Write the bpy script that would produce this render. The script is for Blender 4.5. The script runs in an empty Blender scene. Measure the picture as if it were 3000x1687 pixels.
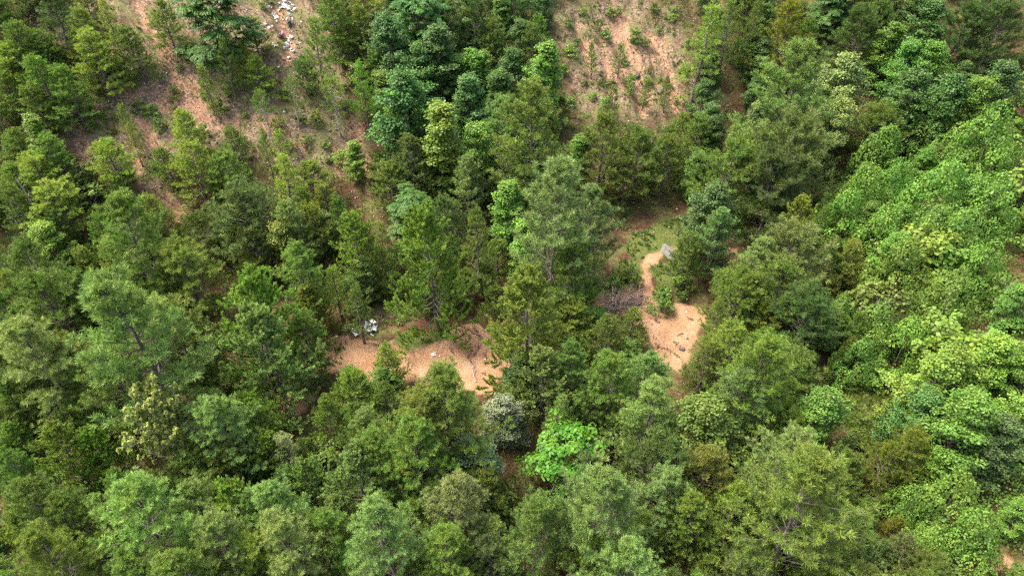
import bpy, math
import numpy as np
from mathutils import Vector

# ------------------------------------------------------------------ camera, light, exposure
scene = bpy.context.scene
col = scene.collection
PITCH = math.radians(41.0)
CAM = np.array((0.0, 0.0, 38.0))
FPX = 2055.0                                    # focal length in pixels of the 3000 px wide photograph
cd = bpy.data.cameras.new('camera')
cd.sensor_width = 36.0
cd.lens = 36.0 * FPX / 3000.0
cd.clip_start = 0.5
cd.clip_end = 3000.0
cam = bpy.data.objects.new('camera', cd)
col.objects.link(cam)
cam.location = CAM
cam.rotation_euler = (math.pi / 2 - PITCH, 0, 0)
scene.camera = cam

SUN_EL, SUN_AZ = math.radians(62), math.radians(285)   # azimuth clockwise from +y
world = bpy.data.worlds.new('World')
scene.world = world
world.use_nodes = True
wn = world.node_tree
bg = wn.nodes['Background']
sky = wn.nodes.new('ShaderNodeTexSky')
sky.sky_type = 'NISHITA'
sky.sun_disc = False
sky.sun_elevation = SUN_EL
sky.sun_rotation = SUN_AZ
sky.air_density = 1.0
sky.dust_density = 6.0
sky.ozone_density = 0.6
wn.links.new(sky.outputs['Color'], bg.inputs['Color'])
bg.inputs['Strength'].default_value = 0.15

sl = bpy.data.lights.new('sun', 'SUN')
sl.energy = 1.45
sl.angle = math.radians(22)
sl.color = (1.0, 0.95, 0.86)
sun = bpy.data.objects.new('sun', sl)
col.objects.link(sun)
sd = Vector((math.sin(SUN_AZ) * math.cos(SUN_EL), math.cos(SUN_AZ) * math.cos(SUN_EL), math.sin(SUN_EL)))
sun.rotation_euler = sd.to_track_quat('Z', 'Y').to_euler()
sun.location = (0, 0, 120)

scene.view_settings.view_transform = 'Standard'
scene.view_settings.look = 'None'
scene.view_settings.exposure = 2.05
scene.view_settings.gamma = 1.0
scene.render.engine = 'CYCLES'
scene.cycles.max_bounces = 6
scene.cycles.diffuse_bounces = 4
scene.cycles.transmission_bounces = 3
scene.cycles.use_denoising = False
scene.cycles.filter_width = 1.4

# ------------------------------------------------------------------ noise and terrain
def hash2(ix, iy, seed):
    h = (ix.astype(np.int64) * 374761393 + iy.astype(np.int64) * 668265263 + seed * 1274126177) & 0xFFFFFFFF
    h = ((h ^ (h >> 13)) * 1274126177) & 0xFFFFFFFF
    h = h ^ (h >> 16)
    return (h & 0xFFFF) / 65535.0

def vnoise(x, y, s, seed=0):
    x = np.asarray(x, float) / s; y = np.asarray(y, float) / s
    ix = np.floor(x); iy = np.floor(y)
    fx = x - ix; fy = y - iy
    fx = fx * fx * (3 - 2 * fx); fy = fy * fy * (3 - 2 * fy)
    a = hash2(ix, iy, seed); b = hash2(ix + 1, iy, seed)
    c = hash2(ix, iy + 1, seed); d = hash2(ix + 1, iy + 1, seed)
    return (a * (1 - fx) + b * fx) * (1 - fy) + (c * (1 - fx) + d * fx) * fy - 0.5

def softplus(d, k):
    return k * np.logaddexp(0, np.asarray(d, float) / k)

ca, sa = math.cos(math.radians(18)), math.sin(math.radians(18))
def base_z(x, y):
    x = np.asarray(x, float); y = np.asarray(y, float)
    d = -x * sa + (y - 52) * ca
    h = 0.55 * softplus(d, 2.5)
    h = 46 - softplus(46 - h, 4)                                   # the ridge levels out
    h -= 2.2 * np.exp(-((x + 3) / 7.0) ** 2) / (1 + np.exp(-(d - 8) / 3))
    h2 = 0.28 * softplus(x - 21 - 0.12 * (y - 45), 3.0)
    h2 = 14 - softplus(14 - h2, 3)
    und = 0.9 * vnoise(x, y, 11, 3) * (1 / (1 + np.exp(-d / 3)) + 0.25)
    return h + h2 + und

def ray(px, py):
    u = (px - 1500.0) / FPX; v = (843.5 - py) / FPX
    cp, sp = math.cos(PITCH), math.sin(PITCH)
    return np.array((u, cp + v * sp, -sp + v * cp))

TS = np.concatenate([np.arange(8, 130, 0.1), np.arange(130, 400, 1.0)])
def hit(px, py, h=0.0):
    """the ground point whose spot h metres above it lies at that place in the photograph"""
    r = ray(px, py)
    P = CAM[None, :] + TS[:, None] * r[None, :]
    g = P[:, 2] - base_z(P[:, 0], P[:, 1]) - h
    k = int(np.argmax(g <= 0)) if (g <= 0).any() else len(TS) - 1
    if k > 0:
        w = g[k - 1] / (g[k - 1] - g[k])
        p = P[k - 1] * (1 - w) + P[k] * w
    else:
        p = P[k]
    return np.array((p[0], p[1], p[2] - h))

def dist_of(p):
    return float((p - CAM) @ np.array((0, math.cos(PITCH), -math.sin(PITCH))))

def project(P):
    P = np.asarray(P, float) - CAM
    cp, sp = math.cos(PITCH), math.sin(PITCH)
    z = P[..., 1] * cp - P[..., 2] * sp
    v = P[..., 1] * sp + P[..., 2] * cp
    return 1500 + FPX * P[..., 0] / z, 843.5 - FPX * v / z

def poly_world(pts):
    return np.array([hit(x, y)[:2] for x, y in pts])

def seg_dist(x, y, line):
    best = np.full(x.shape, 1e9)
    for a, b in zip(line[:-1], line[1:]):
        ab = b - a
        t = np.clip(((x - a[0]) * ab[0] + (y - a[1]) * ab[1]) / max(1e-9, ab @ ab), 0, 1)
        best = np.minimum(best, np.hypot(x - a[0] - t * ab[0], y - a[1] - t * ab[1]))
    return best

def poly_sd(x, y, poly):
    """signed distance, negative inside"""
    d = seg_dist(x, y, np.vstack([poly, poly[:1]]))
    inside = np.zeros(x.shape, bool)
    n = len(poly)
    j = n - 1
    for i in range(n):
        xi, yi = poly[i]; xj, yj = poly[j]
        c = ((yi > y) != (yj > y)) & (x < (xj - xi) * (y - yi) / ((yj - yi) if yj != yi else 1e-9) + xi)
        inside ^= c
        j = i
    return np.where(inside, -d, d)

# clearings, tracks and washed-out gullies, each as an outline or a line walked over the ground
CLEAR = [poly_world(p) for p in (
    [(945, 985), (1010, 978), (1085, 985), (1160, 1000), (1225, 990), (1330, 968), (1400, 955), (1440, 975), (1480, 1030), (1490, 1075), (1470, 1120), (1440, 1150), (1360, 1145), (1200, 1130), (1050, 1120), (930, 1090), (880, 1065), (930, 1040)],
    [(1890, 838), (1935, 850), (1975, 885), (2040, 905), (2080, 935), (2060, 985), (2030, 1040), (1995, 1090), (1960, 1085), (1920, 1040), (1890, 960), (1870, 900)],
    [(2130, 730), (2175, 735), (2190, 775), (2150, 785), (2125, 765)],
    [(810, 1155), (880, 1150), (925, 1170), (900, 1200), (830, 1215)],
    [(1730, 1165), (1860, 1170), (1850, 1235), (1740, 1240)],
    [(2880, 1645), (2940, 1625), (2965, 1650), (2900, 1670)],
)]
TRACK = [(poly_world(p), w) for p, w in (
    ([(1895, 850), (1893, 800), (1912, 758), (1945, 735), (2010, 700), (2080, 660)], 0.45),
    ([(1880, 840), (1885, 790), (1905, 750)], 0.35),
    ([(1850, 850), (1830, 890), (1860, 930)], 0.9),
)]
GULLY = [(poly_world(p), w) for p, w in (
    ([(478, 120), (515, 210), (530, 270), (580, 320)], 1.0),
    ([(548, 215), (575, 275), (605, 330), (600, 365)], 0.6),
    ([(640, 305), (650, 345), (690, 335)], 0.7),
    ([(390, 0), (420, 60), (455, 110), (478, 150)], 0.5),
    ([(300, 66), (380, 70), (455, 76)], 0.3),
    ([(368, 265), (415, 345), (440, 405)], 0.8),
    ([(395, 430), (398, 480)], 0.8),
    ([(490, 560), (520, 620)], 0.8),
    ([(1035, 335), (1050, 420), (1075, 490), (1090, 555)], 0.8),
    ([(880, 395), (900, 450), (880, 490)], 0.8),
    ([(800, 20), (830, 70), (850, 130), (830, 180)], 0.6),
    ([(1812, 40), (1806, 100), (1822, 180), (1838, 245)], 1.6),
    ([(1712, 115), (1722, 170), (1738, 225)], 0.9),
    ([(1862, 135), (1880, 220), (1890, 295)], 1.2),
    ([(1925, 120), (1955, 200), (1985, 265), (1990, 320)], 1.4),
    ([(1770, 60), (1765, 130), (1780, 200), (1790, 280)], 0.5), ([(1830, 60), (1845, 150), (1862, 240), (1880, 330)], 0.55), ([(1900, 90), (1915, 180), (1935, 260)], 0.5), ([(1690, 60), (1700, 140)], 0.5),
    ([(455, 240), (500, 290), (560, 345)], 1.5), ([(200, 350), (255, 420)], 1.3), ([(600, 330), (680, 370)], 0.9), ([(740, 330), (830, 380), (870, 420)], 1.0), ([(980, 430), (1000, 500)], 0.9),
    ([(240, 298), (270, 312)], 0.5), ([(150, 780), (180, 800)], 0.5),
)]
GRASS = [poly_world(p) for p in (
    [(1160, 975), (1290, 960), (1320, 985), (1250, 1010), (1190, 1035), (1150, 1010)],
    [(900, 975), (1050, 950), (1060, 975), (960, 985)],
    [(965, 1005), (1010, 1010), (1015, 1040), (985, 1040)],
    [(1800, 770), (1870, 760), (1880, 800), (1830, 830), (1790, 820)],
    [(1905, 790), (1960, 765), (2020, 770), (2010, 850), (1920, 845)],
    [(1830, 740), (1860, 690), (1960, 640), (2080, 610), (2110, 670), (2060, 720), (2000, 722), (1910, 748), (1860, 765)],
    [(2480, 1090), (2660, 1090), (2700, 1230), (2560, 1330), (2470, 1250)],
)]
KUDZU = poly_world([(2430, 560), (2560, 430), (2700, 330), (2900, 260), (3250, 230), (3300, 700), (3300, 1150), (2900, 1150), (2680, 1080), (2560, 1090), (2450, 1000), (2470, 800)])
VINES = poly_world([(2640, 1370), (2800, 1300), (3200, 1250), (3200, 1600), (2900, 1600), (2800, 1660), (2630, 1640), (2600, 1500)])
ROCKY = poly_world([(2330, 1530), (2420, 1500), (2500, 1590), (2560, 1690), (2420, 1690), (2330, 1620)])

def ground_masks(x, y):
    n1 = vnoise(x, y, 1.7, 11) + 0.6 * vnoise(x, y, 0.6, 12)
    soil = np.zeros(x.shape)
    for p in CLEAR:
        soil = np.maximum(soil, 1 / (1 + np.exp((poly_sd(x, y, p) + 0.9 * n1) / 0.16)))
    for p, w in TRACK:
        soil = np.maximum(soil, 0.8 / (1 + np.exp((seg_dist(x, y, p) - w + 0.4 * n1) / 0.12)))
    cut = np.zeros(x.shape)
    for p, w in GULLY:
        d = seg_dist(x, y, p)
        g = 1 / (1 + np.exp((d - 0.55 * w + 0.9 * w * n1) / 0.25))
        cut = np.maximum(cut, g)
    grass = np.zeros(x.shape)
    for p in GRASS:
        grass = np.maximum(grass, 1 / (1 + np.exp((poly_sd(x, y, p) + 0.8 * n1) / 0.2)))
    rock = 1 / (1 + np.exp((poly_sd(x, y, ROCKY) + 1.2 * n1) / 0.3))
    return soil, cut, grass, rock

def ground_z(x, y):
    x = np.atleast_1d(np.asarray(x, float)); y = np.atleast_1d(np.asarray(y, float))
    z = base_z(x, y)
    d = -x * sa + (y - 52) * ca
    hill = 1 / (1 + np.exp(-(d - 2) / 1.5))
    near = (np.abs(x) < 75) & (y > 5) & (y < 110)
    cutd = np.full(x.shape, 1e3)
    for p, w in GULLY:
        cutd = np.minimum(cutd, seg_dist(x, y, p) / w)
    z = z - 0.55 * np.exp(-cutd ** 2) * hill
    flat = np.full(x.shape, 1e3)
    for p in CLEAR[:2]:
        flat = np.minimum(flat, poly_sd(x, y, p))
    rough = 1 / (1 + np.exp(-(flat - 0.5) / 0.5))
    # rills run down the fall line: noise stretched along it
    u = x * ca + y * sa; v = -x * sa + y * ca
    z = z + near * hill * (0.5 * vnoise(u, v * 0.22, 1.6, 5) + 0.25 * vnoise(u, v * 0.3, 0.7, 6))
    z = z + near * rough * (0.28 * vnoise(x, y, 1.3, 7) + 0.14 * vnoise(x, y, 0.5, 8)) + near * 0.06 * vnoise(x, y, 0.9, 9)
    return z

def gz(x, y):
    return float(ground_z(x, y)[0])

# ------------------------------------------------------------------ object helpers
def tag(o, label=None, cat=None, group=None, kind=None):
    if label: o['label'] = label
    if cat: o['category'] = cat
    if group: o['group'] = group
    if kind: o['kind'] = kind
    return o

def raw_mesh(name, V, faces, mat, tint=None, extra=None, smooth=False):
    """faces: a list of (m,k) index arrays"""
    me = bpy.data.meshes.new(name)
    V = np.asarray(V, np.float32)
    faces = [np.asarray(f, np.int32) for f in faces if len(f)]
    nl = sum(f.size for f in faces); nf = sum(len(f) for f in faces)
    me.vertices.add(len(V)); me.vertices.foreach_set('co', V.ravel())
    me.loops.add(nl); me.polygons.add(nf)
    me.loops.foreach_set('vertex_index', np.concatenate([f.ravel() for f in faces]))
    sizes = np.concatenate([np.full(len(f), f.shape[1], np.int32) for f in faces])
    starts = np.concatenate([[0], np.cumsum(sizes)[:-1]]).astype(np.int32)
    me.polygons.foreach_set('loop_start', starts)
    if tint is not None:
        a = me.attributes.new('tint', 'FLOAT', 'POINT')
        a.data.foreach_set('value', np.asarray(tint, np.float32))
    for k, v in (extra or {}).items():
        a = me.attributes.new(k, 'FLOAT', 'POINT')
        a.data.foreach_set('value', np.asarray(v, np.float32))
    if smooth:
        me.polygons.foreach_set('use_smooth', np.ones(nf, bool))
    me.update(calc_edges=True)
    me.validate()
    if mat: me.materials.append(mat)
    return me

def mesh_obj(name, me, parent=None):
    o = bpy.data.objects.new(name, me)
    col.objects.link(o)
    if parent: o.parent = parent
    return o

class Geo:
    """collects tubes, leaves and needle tufts"""
    def __init__(s):
        s.V = []; s.T = []; s.F3 = []; s.F4 = []; s.n = 0
    def add(s, V, F, tint=0.5):
        V = np.asarray(V, float).reshape(-1, 3); F = np.asarray(F, np.int64)
        (s.F3 if F.shape[1] == 3 else s.F4).append(F + s.n)
        s.V.append(V); s.T.append(np.broadcast_to(np.asarray(tint, float), (len(V),)).copy()); s.n += len(V)
    def tube(s, P, R, k=5, tint=0.5):
        P = np.asarray(P, float); n = len(P); R = np.broadcast_to(np.asarray(R, float), (n,))
        D = np.gradient(P, axis=0); D /= np.linalg.norm(D, axis=1, keepdims=True) + 1e-9
        ref = np.array((0.31, 0.17, 0.93)) if abs(D[0, 2]) < 0.8 else np.array((0.9, 0.3, 0.1))
        A = np.cross(D, ref); A /= np.linalg.norm(A, axis=1, keepdims=True) + 1e-9
        B = np.cross(D, A)
        th = np.arange(k) * 2 * math.pi / k
        V = P[:, None] + R[:, None, None] * (np.cos(th)[None, :, None] * A[:, None] + np.sin(th)[None, :, None] * B[:, None])
        i = np.arange(n - 1)[:, None] * k; j = np.arange(k)[None]
        F = np.stack([i + j, i + (j + 1) % k, i + k + (j + 1) % k, i + k + j], -1).reshape(-1, 4)
        s.add(V, F, tint)
    def tufts(s, rng, P, D, L, K=16, lo=0.25, hi=1.35, width=0.028, tint=0.5, back=0.35):
        P = np.asarray(P, float); n = len(P)
        if not n: return
        D = np.asarray(D, float); D = D / (np.linalg.norm(D, axis=1, keepdims=True) + 1e-9)
        L = np.broadcast_to(np.asarray(L, float), (n,)); tint = np.broadcast_to(np.asarray(tint, float), (n,))
        ref = rng.normal(size=(n, 3)); A = np.cross(D, ref); A /= np.linalg.norm(A, axis=1, keepdims=True) + 1e-9
        B = np.cross(D, A)
        ph = rng.uniform(0, 2 * math.pi, (n, K)); th = rng.uniform(lo, hi, (n, K))
        dr = D[:, None] * np.cos(th)[..., None] + (A[:, None] * np.cos(ph)[..., None] + B[:, None] * np.sin(ph)[..., None]) * np.sin(th)[..., None]
        b = P[:, None] + D[:, None] * (L[:, None] * rng.uniform(-back, back, (n, K)))[..., None]
        ln = L[:, None] * rng.uniform(0.7, 1.1, (n, K))
        tip = b + dr * ln[..., None]
        sd_ = np.cross(dr, rng.normal(size=(n, K, 3))); sd_ /= np.linalg.norm(sd_, axis=-1, keepdims=True) + 1e-9
        mid = b + dr * (ln * 0.45)[..., None]
        w = width * 0.5
        V = np.stack([b, mid + sd_ * w, tip, mid - sd_ * w], 2).reshape(-1, 3)
        F = np.arange(n * K * 4).reshape(-1, 4)
        tv = tint[:, None, None] + rng.uniform(-0.08, 0.08, (n, K, 1)) + np.zeros((1, 1, 4))
        s.add(V, F, tv.ravel())
    def leaves(s, rng, P, N, size, tint=0.5, jit=0.5, wide=0.42, droop=0.0, axis=None):
        P = np.asarray(P, float); n = len(P)
        if not n: return
        N = np.asarray(N, float) + rng.normal(size=(n, 3)) * jit
        N /= np.linalg.norm(N, axis=1, keepdims=True) + 1e-9
        ref = rng.normal(size=(n, 3)) if axis is None else np.asarray(axis, float) + rng.normal(size=(n, 3)) * 0.5
        ref = ref + np.array((0, 0, -droop))
        A = ref - N * (ref * N).sum(1, keepdims=True); A /= np.linalg.norm(A, axis=1, keepdims=True) + 1e-9
        B = np.cross(N, A)
        size = np.broadcast_to(np.asarray(size, float), (n,))[:, None]
        V = np.stack([P - A * size * 0.5, P + B * size * wide + N * size * 0.10, P + A * size * 0.5 - N * size * 0.12, P - B * size * wide + N * size * 0.10], 1).reshape(-1, 3)
        F = np.arange(n * 4).reshape(-1, 4)
        t = np.broadcast_to(np.asarray(tint, float), (n,)) + rng.uniform(-0.12, 0.12, n)
        s.add(V, F, np.repeat(t, 4))
    def mesh(s, name, mat, smooth=False):
        return raw_mesh(name, np.concatenate(s.V), [np.concatenate(f) for f in (s.F3, s.F4) if f], mat, np.concatenate(s.T), smooth=smooth)

# ------------------------------------------------------------------ materials
def new_mat(name):
    m = bpy.data.materials.new(name); m.use_nodes = True
    nt = m.node_tree; nt.nodes.clear()
    out = nt.nodes.new('ShaderNodeOutputMaterial')
    return m, nt, out

def N(nt, t, **kw):
    n = nt.nodes.new(t)
    for k, v in kw.items():
        if k in n.inputs.keys(): n.inputs[k].default_value = v
        else: setattr(n, k, v)
    return n

def mixc(nt, a, b, fac, mode='MIX'):
    m = nt.nodes.new('ShaderNodeMix'); m.data_type = 'RGBA'; m.blend_type = mode
    for sock, v in ((m.inputs[6], a), (m.inputs[7], b), (m.inputs[0], fac)):
        if hasattr(v, 'links') or hasattr(v, 'is_linked'): nt.links.new(v, sock)
        else: sock.default_value = v if not isinstance(v, tuple) else (*v, 1)[:4]
    return m.outputs[2]

def ramp(nt, src, stops, interp='LINEAR'):
    r = nt.nodes.new('ShaderNodeValToRGB'); r.color_ramp.interpolation = interp
    e = r.color_ramp.elements
    while len(e) < len(stops): e.new(0.5)
    for k, (p, c) in zip(e, stops):
        k.position = p; k.color = (*c, 1) if isinstance(c, tuple) else (c, c, c, 1)
    nt.links.new(src, r.inputs[0])
    return r.outputs[0]

def foliage_mat(name, trans=0.28, rough=0.55, tip=(1.45, 1.35, 1.1), old=(0.62, 0.66, 0.6), spec=0.25):
    """leaf colour = the tree's own colour, older and newer growth by the tint attribute"""
    m, nt, out = new_mat(name)
    oi = N(nt, 'ShaderNodeObjectInfo')
    at = N(nt, 'ShaderNodeAttribute', attribute_name='tint')
    lo = mixc(nt, oi.outputs['Color'], old, 1.0, 'MULTIPLY')
    hi = mixc(nt, oi.outputs['Color'], tip, 1.0, 'MULTIPLY')
    c = mixc(nt, lo, hi, at.outputs['Fac'])
    tc = N(nt, 'ShaderNodeTexCoord')
    nz = N(nt, 'ShaderNodeTexNoise', Scale=0.9, Detail=2.0)
    nt.links.new(tc.outputs['Object'], nz.inputs['Vector'])
    hs = N(nt, 'ShaderNodeHueSaturation', Saturation=1.0)
    mr = N(nt, 'ShaderNodeMapRange'); mr.inputs[1].default_value = 0.3; mr.inputs[2].default_value = 0.7
    mr.inputs[3].default_value = 0.490; mr.inputs[4].default_value = 0.522
    nt.links.new(nz.outputs['Fac'], mr.inputs[0]); nt.links.new(mr.outputs[0], hs.inputs['Hue'])
    nt.links.new(c, hs.inputs['Color'])
    p = N(nt, 'ShaderNodeBsdfPrincipled', Roughness=rough); p.inputs['Specular IOR Level'].default_value = spec
    t = N(nt, 'ShaderNodeBsdfTranslucent')
    nt.links.new(hs.outputs[0], p.inputs['Base Color'])
    tcol = mixc(nt, hs.outputs[0], (1.05, 1.25, 0.7), 1.0, 'MULTIPLY')
    nt.links.new(tcol, t.inputs['Color'])
    mx = N(nt, 'ShaderNodeMixShader'); mx.inputs[0].default_value = trans
    nt.links.new(p.outputs[0], mx.inputs[1]); nt.links.new(t.outputs[0], mx.inputs[2])
    nt.links.new(mx.outputs[0], out.inputs[0])
    return m

def noisy_mat(name, c1, c2, scale=6.0, rough=0.9, bump=0.0, detail=6.0, spec=0.2, coords='Object'):
    m, nt, out = new_mat(name)
    tc = N(nt, 'ShaderNodeTexCoord')
    nz = N(nt, 'ShaderNodeTexNoise', Scale=scale, Detail=detail)
    nt.links.new(tc.outputs[coords], nz.inputs['Vector'])
    c = ramp(nt, nz.outputs['Fac'], [(0.32, c1), (0.68, c2)])
    p = N(nt, 'ShaderNodeBsdfPrincipled', Roughness=rough); p.inputs['Specular IOR Level'].default_value = spec
    nt.links.new(c, p.inputs['Base Color'])
    if bump:
        b = N(nt, 'ShaderNodeBump', Strength=bump, Distance=0.05)
        nt.links.new(nz.outputs['Fac'], b.inputs['Height']); nt.links.new(b.outputs[0], p.inputs['Normal'])
    nt.links.new(p.outputs[0], out.inputs[0])
    return m

M_NEEDLE = foliage_mat('pine_needles', 0.30, 0.5)
M_LEAF = foliage_mat('broad_leaves', 0.32, 0.45, tip=(1.4, 1.35, 1.05))
M_VINE = foliage_mat('vine_leaves', 0.30, 0.5, tip=(1.5, 1.4, 1.15), old=(0.55, 0.62, 0.55))
M_BARK = noisy_mat('grey_brown_bark', (0.07, 0.055, 0.045), (0.19, 0.16, 0.135), 9.0, 0.95, 0.6)
M_PALEBARK = noisy_mat('weathered_grey_wood', (0.20, 0.17, 0.15), (0.42, 0.38, 0.34), 7.0, 0.9, 0.3)
M_DEADWOOD = noisy_mat('brown_grey_dead_wood', (0.095, 0.072, 0.06), (0.24, 0.19, 0.16), 7.0, 0.9, 0.3)
# ------------------------------------------------------------------ ground
def ground_material():
    m, nt, out = new_mat('red_clay_ground')
    L = nt.links
    geo = N(nt, 'ShaderNodeNewGeometry')
    pos = geo.outputs['Position']
    def noise(scale, detail=5.0, rough=0.6):
        n = N(nt, 'ShaderNodeTexNoise', Scale=scale, Detail=detail, Roughness=rough)
        L.new(pos, n.inputs['Vector']); return n.outputs['Fac']
    def vor(scale, out_='Color'):
        n = N(nt, 'ShaderNodeTexVoronoi', Scale=scale); L.new(pos, n.inputs['Vector']); return n.outputs[out_]
    soil = N(nt, 'ShaderNodeAttribute', attribute_name='soil').outputs['Fac']
    cut = N(nt, 'ShaderNodeAttribute', attribute_name='cut').outputs['Fac']
    grass = N(nt, 'ShaderNodeAttribute', attribute_name='grass').outputs['Fac']
    rock = N(nt, 'ShaderNodeAttribute', attribute_name='rock').outputs['Fac']
    # litter of shale chips, needles and dead leaves
    chips = vor(7.0)
    sep = N(nt, 'ShaderNodeSeparateColor'); L.new(chips, sep.inputs[0])
    lit = ramp(nt, sep.outputs[0], [(0.0, (0.035, 0.022, 0.016)), (0.35, (0.10, 0.066, 0.042)), (0.7, (0.185, 0.132, 0.085)), (1.0, (0.36, 0.26, 0.20))])
    lit2 = ramp(nt, noise(2.2), [(0.35, (0.075, 0.042, 0.028)), (0.65, (0.19, 0.135, 0.086))])
    litter = mixc(nt, lit, lit2, 0.5)
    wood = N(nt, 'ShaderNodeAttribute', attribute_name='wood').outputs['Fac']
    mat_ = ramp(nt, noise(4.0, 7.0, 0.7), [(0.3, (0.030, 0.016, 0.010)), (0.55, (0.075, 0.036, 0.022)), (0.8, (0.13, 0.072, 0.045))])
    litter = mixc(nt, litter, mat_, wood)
    weeds = ramp(nt, noise(3.5, 8.0, 0.7), [(0.3, (0.055, 0.07, 0.02)), (0.5, (0.11, 0.12, 0.036)), (0.75, (0.19, 0.175, 0.075))])
    wmask = ramp(nt, noise(0.55, 6.0, 0.65), [(0.42, 0.0), (0.62, 0.8)])
    litter = mixc(nt, litter, weeds, wmask)
    # bare clay
    clay = ramp(nt, noise(0.7, 6.0, 0.65), [(0.3, (0.235, 0.122, 0.064)), (0.55, (0.30, 0.18, 0.10)), (0.75, (0.34, 0.24, 0.155))])
    fine = ramp(nt, noise(9.0, 6.0, 0.7), [(0.35, 0.72), (0.6, 1.06)])
    clay = mixc(nt, clay, fine, 1.0, 'MULTIPLY')
    spots = ramp(nt, noise(3.3, 9.0, 0.78), [(0.30, 0.45), (0.40, 1.0)])
    clay = mixc(nt, clay, spots, 0.7, 'MULTIPLY')
    redclay = ramp(nt, noise(1.6, 7.0, 0.7), [(0.3, (0.20, 0.10, 0.055)), (0.6, (0.33, 0.185, 0.105)), (0.8, (0.38, 0.27, 0.18))])
    redclay = mixc(nt, redclay, lit, ramp(nt, noise(1.1, 6.0, 0.7), [(0.38, 0.1), (0.62, 0.85)]))
    brk = noise(3.2, 9.0, 0.8)
    def sharpen(a, amt=0.8):
        s = N(nt, 'ShaderNodeMath', operation='MULTIPLY_ADD'); L.new(brk, s.inputs[0]); s.inputs[1].default_value = amt; L.new(a, s.inputs[2])
        return ramp(nt, s.outputs[0], [(0.68, 0.0), (1.02, 1.0)])
    c = mixc(nt, litter, redclay, sharpen(cut, 0.8))
    c = mixc(nt, c, clay, sharpen(soil))
    turf = ramp(nt, noise(5.0, 7.0, 0.7), [(0.3, (0.035, 0.055, 0.012)), (0.55, (0.085, 0.10, 0.026)), (0.78, (0.17, 0.14, 0.06))])
    c = mixc(nt, c, turf, sharpen(grass, 0.5))
    pale = ramp(nt, noise(4.0, 7.0, 0.7), [(0.3, (0.22, 0.20, 0.18)), (0.7, (0.46, 0.44, 0.42))])
    c = mixc(nt, c, pale, sharpen(rock, 0.5))
    p = N(nt, 'ShaderNodeBsdfPrincipled', Roughness=0.95); p.inputs['Specular IOR Level'].default_value = 0.1
    L.new(c, p.inputs['Base Color'])
    b = N(nt, 'ShaderNodeBump', Strength=0.8, Distance=0.08)
    L.new(noise(6.0, 8.0, 0.7), b.inputs['Height']); L.new(b.outputs[0], p.inputs['Normal'])
    L.new(p.outputs[0], out.inputs[0])
    return m

gx = np.concatenate([np.linspace(-900, -130, 18), np.linspace(-120, -64, 15), np.arange(-62, 62.1, 0.26), np.linspace(64, 120, 15), np.linspace(130, 900, 18)])
gy = np.concatenate([np.linspace(-900, -60, 16), np.linspace(-50, 6, 15), np.arange(8, 104, 0.26), np.linspace(106, 160, 14), np.linspace(180, 900, 18)])
GX, GY = np.meshgrid(gx, gy)
fx, fy = GX.ravel(), GY.ravel()
GZ = ground_z(fx, fy)
m_soil, m_cut, m_grass, m_rock = ground_masks(fx, fy)
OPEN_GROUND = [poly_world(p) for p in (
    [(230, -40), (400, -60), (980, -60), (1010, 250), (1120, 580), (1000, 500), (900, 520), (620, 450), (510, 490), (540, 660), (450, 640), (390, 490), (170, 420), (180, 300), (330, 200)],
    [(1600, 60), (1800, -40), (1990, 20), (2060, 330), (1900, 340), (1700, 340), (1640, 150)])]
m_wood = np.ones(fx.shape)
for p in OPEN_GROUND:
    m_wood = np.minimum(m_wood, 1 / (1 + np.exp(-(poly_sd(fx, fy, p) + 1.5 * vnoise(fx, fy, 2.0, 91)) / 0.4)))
nx, ny = len(gx), len(gy)
ii = (np.arange(ny - 1)[:, None] * nx + np.arange(nx - 1)[None]).ravel()
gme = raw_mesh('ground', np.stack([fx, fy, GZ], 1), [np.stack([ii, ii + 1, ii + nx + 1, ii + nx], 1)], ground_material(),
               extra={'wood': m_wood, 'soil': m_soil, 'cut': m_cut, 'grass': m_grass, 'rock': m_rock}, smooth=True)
tag(mesh_obj('ground', gme), 'red clay ground with bare clearings, gullies and leaf litter', 'ground', kind='structure')
# ------------------------------------------------------------------ tree kinds
def unit(v):
    v = np.asarray(v, float); return v / (np.linalg.norm(v, axis=-1, keepdims=True) + 1e-9)

PROF = {
    'round': lambda t: (max(0.0, 1 - t ** 2.3)) ** 0.6 * (0.62 + 0.38 * min(1, t / 0.28)),
    'cone': lambda t: (1 - t) ** 0.8 * (0.72 + 0.28 * min(1, t / 0.15)) + 0.07,
    'ovoid': lambda t: max(0.0, math.sin(math.pi * min(1, 0.12 + 0.88 * t) ** 0.8)) ** 0.75 * 0.95 + 0.05,
    'column': lambda t: (max(0.0, 1 - t ** 3.0)) ** 0.7 * (0.75 + 0.25 * min(1, t / 0.2)),
    'umbrella': lambda t: (max(0.0, 1 - (t - 0.45) ** 2 * 2.6)) ** 0.5 * (1 - 0.45 * t),
}

def trunk_line(rng, H, wob, n=9):
    z = np.linspace(0, 1, n)
    px = np.cumsum(rng.normal(size=n)) * wob * H / n; py = np.cumsum(rng.normal(size=n)) * wob * H / n
    P = np.stack([px - px[0], py - py[0], z * H], 1)
    P[0, 2] = -0.4
    return P

def at_line(P, t):
    f = t * (len(P) - 1); i = min(int(f), len(P) - 2); w = f - i
    return P[i] * (1 - w) + P[i + 1] * w

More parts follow.
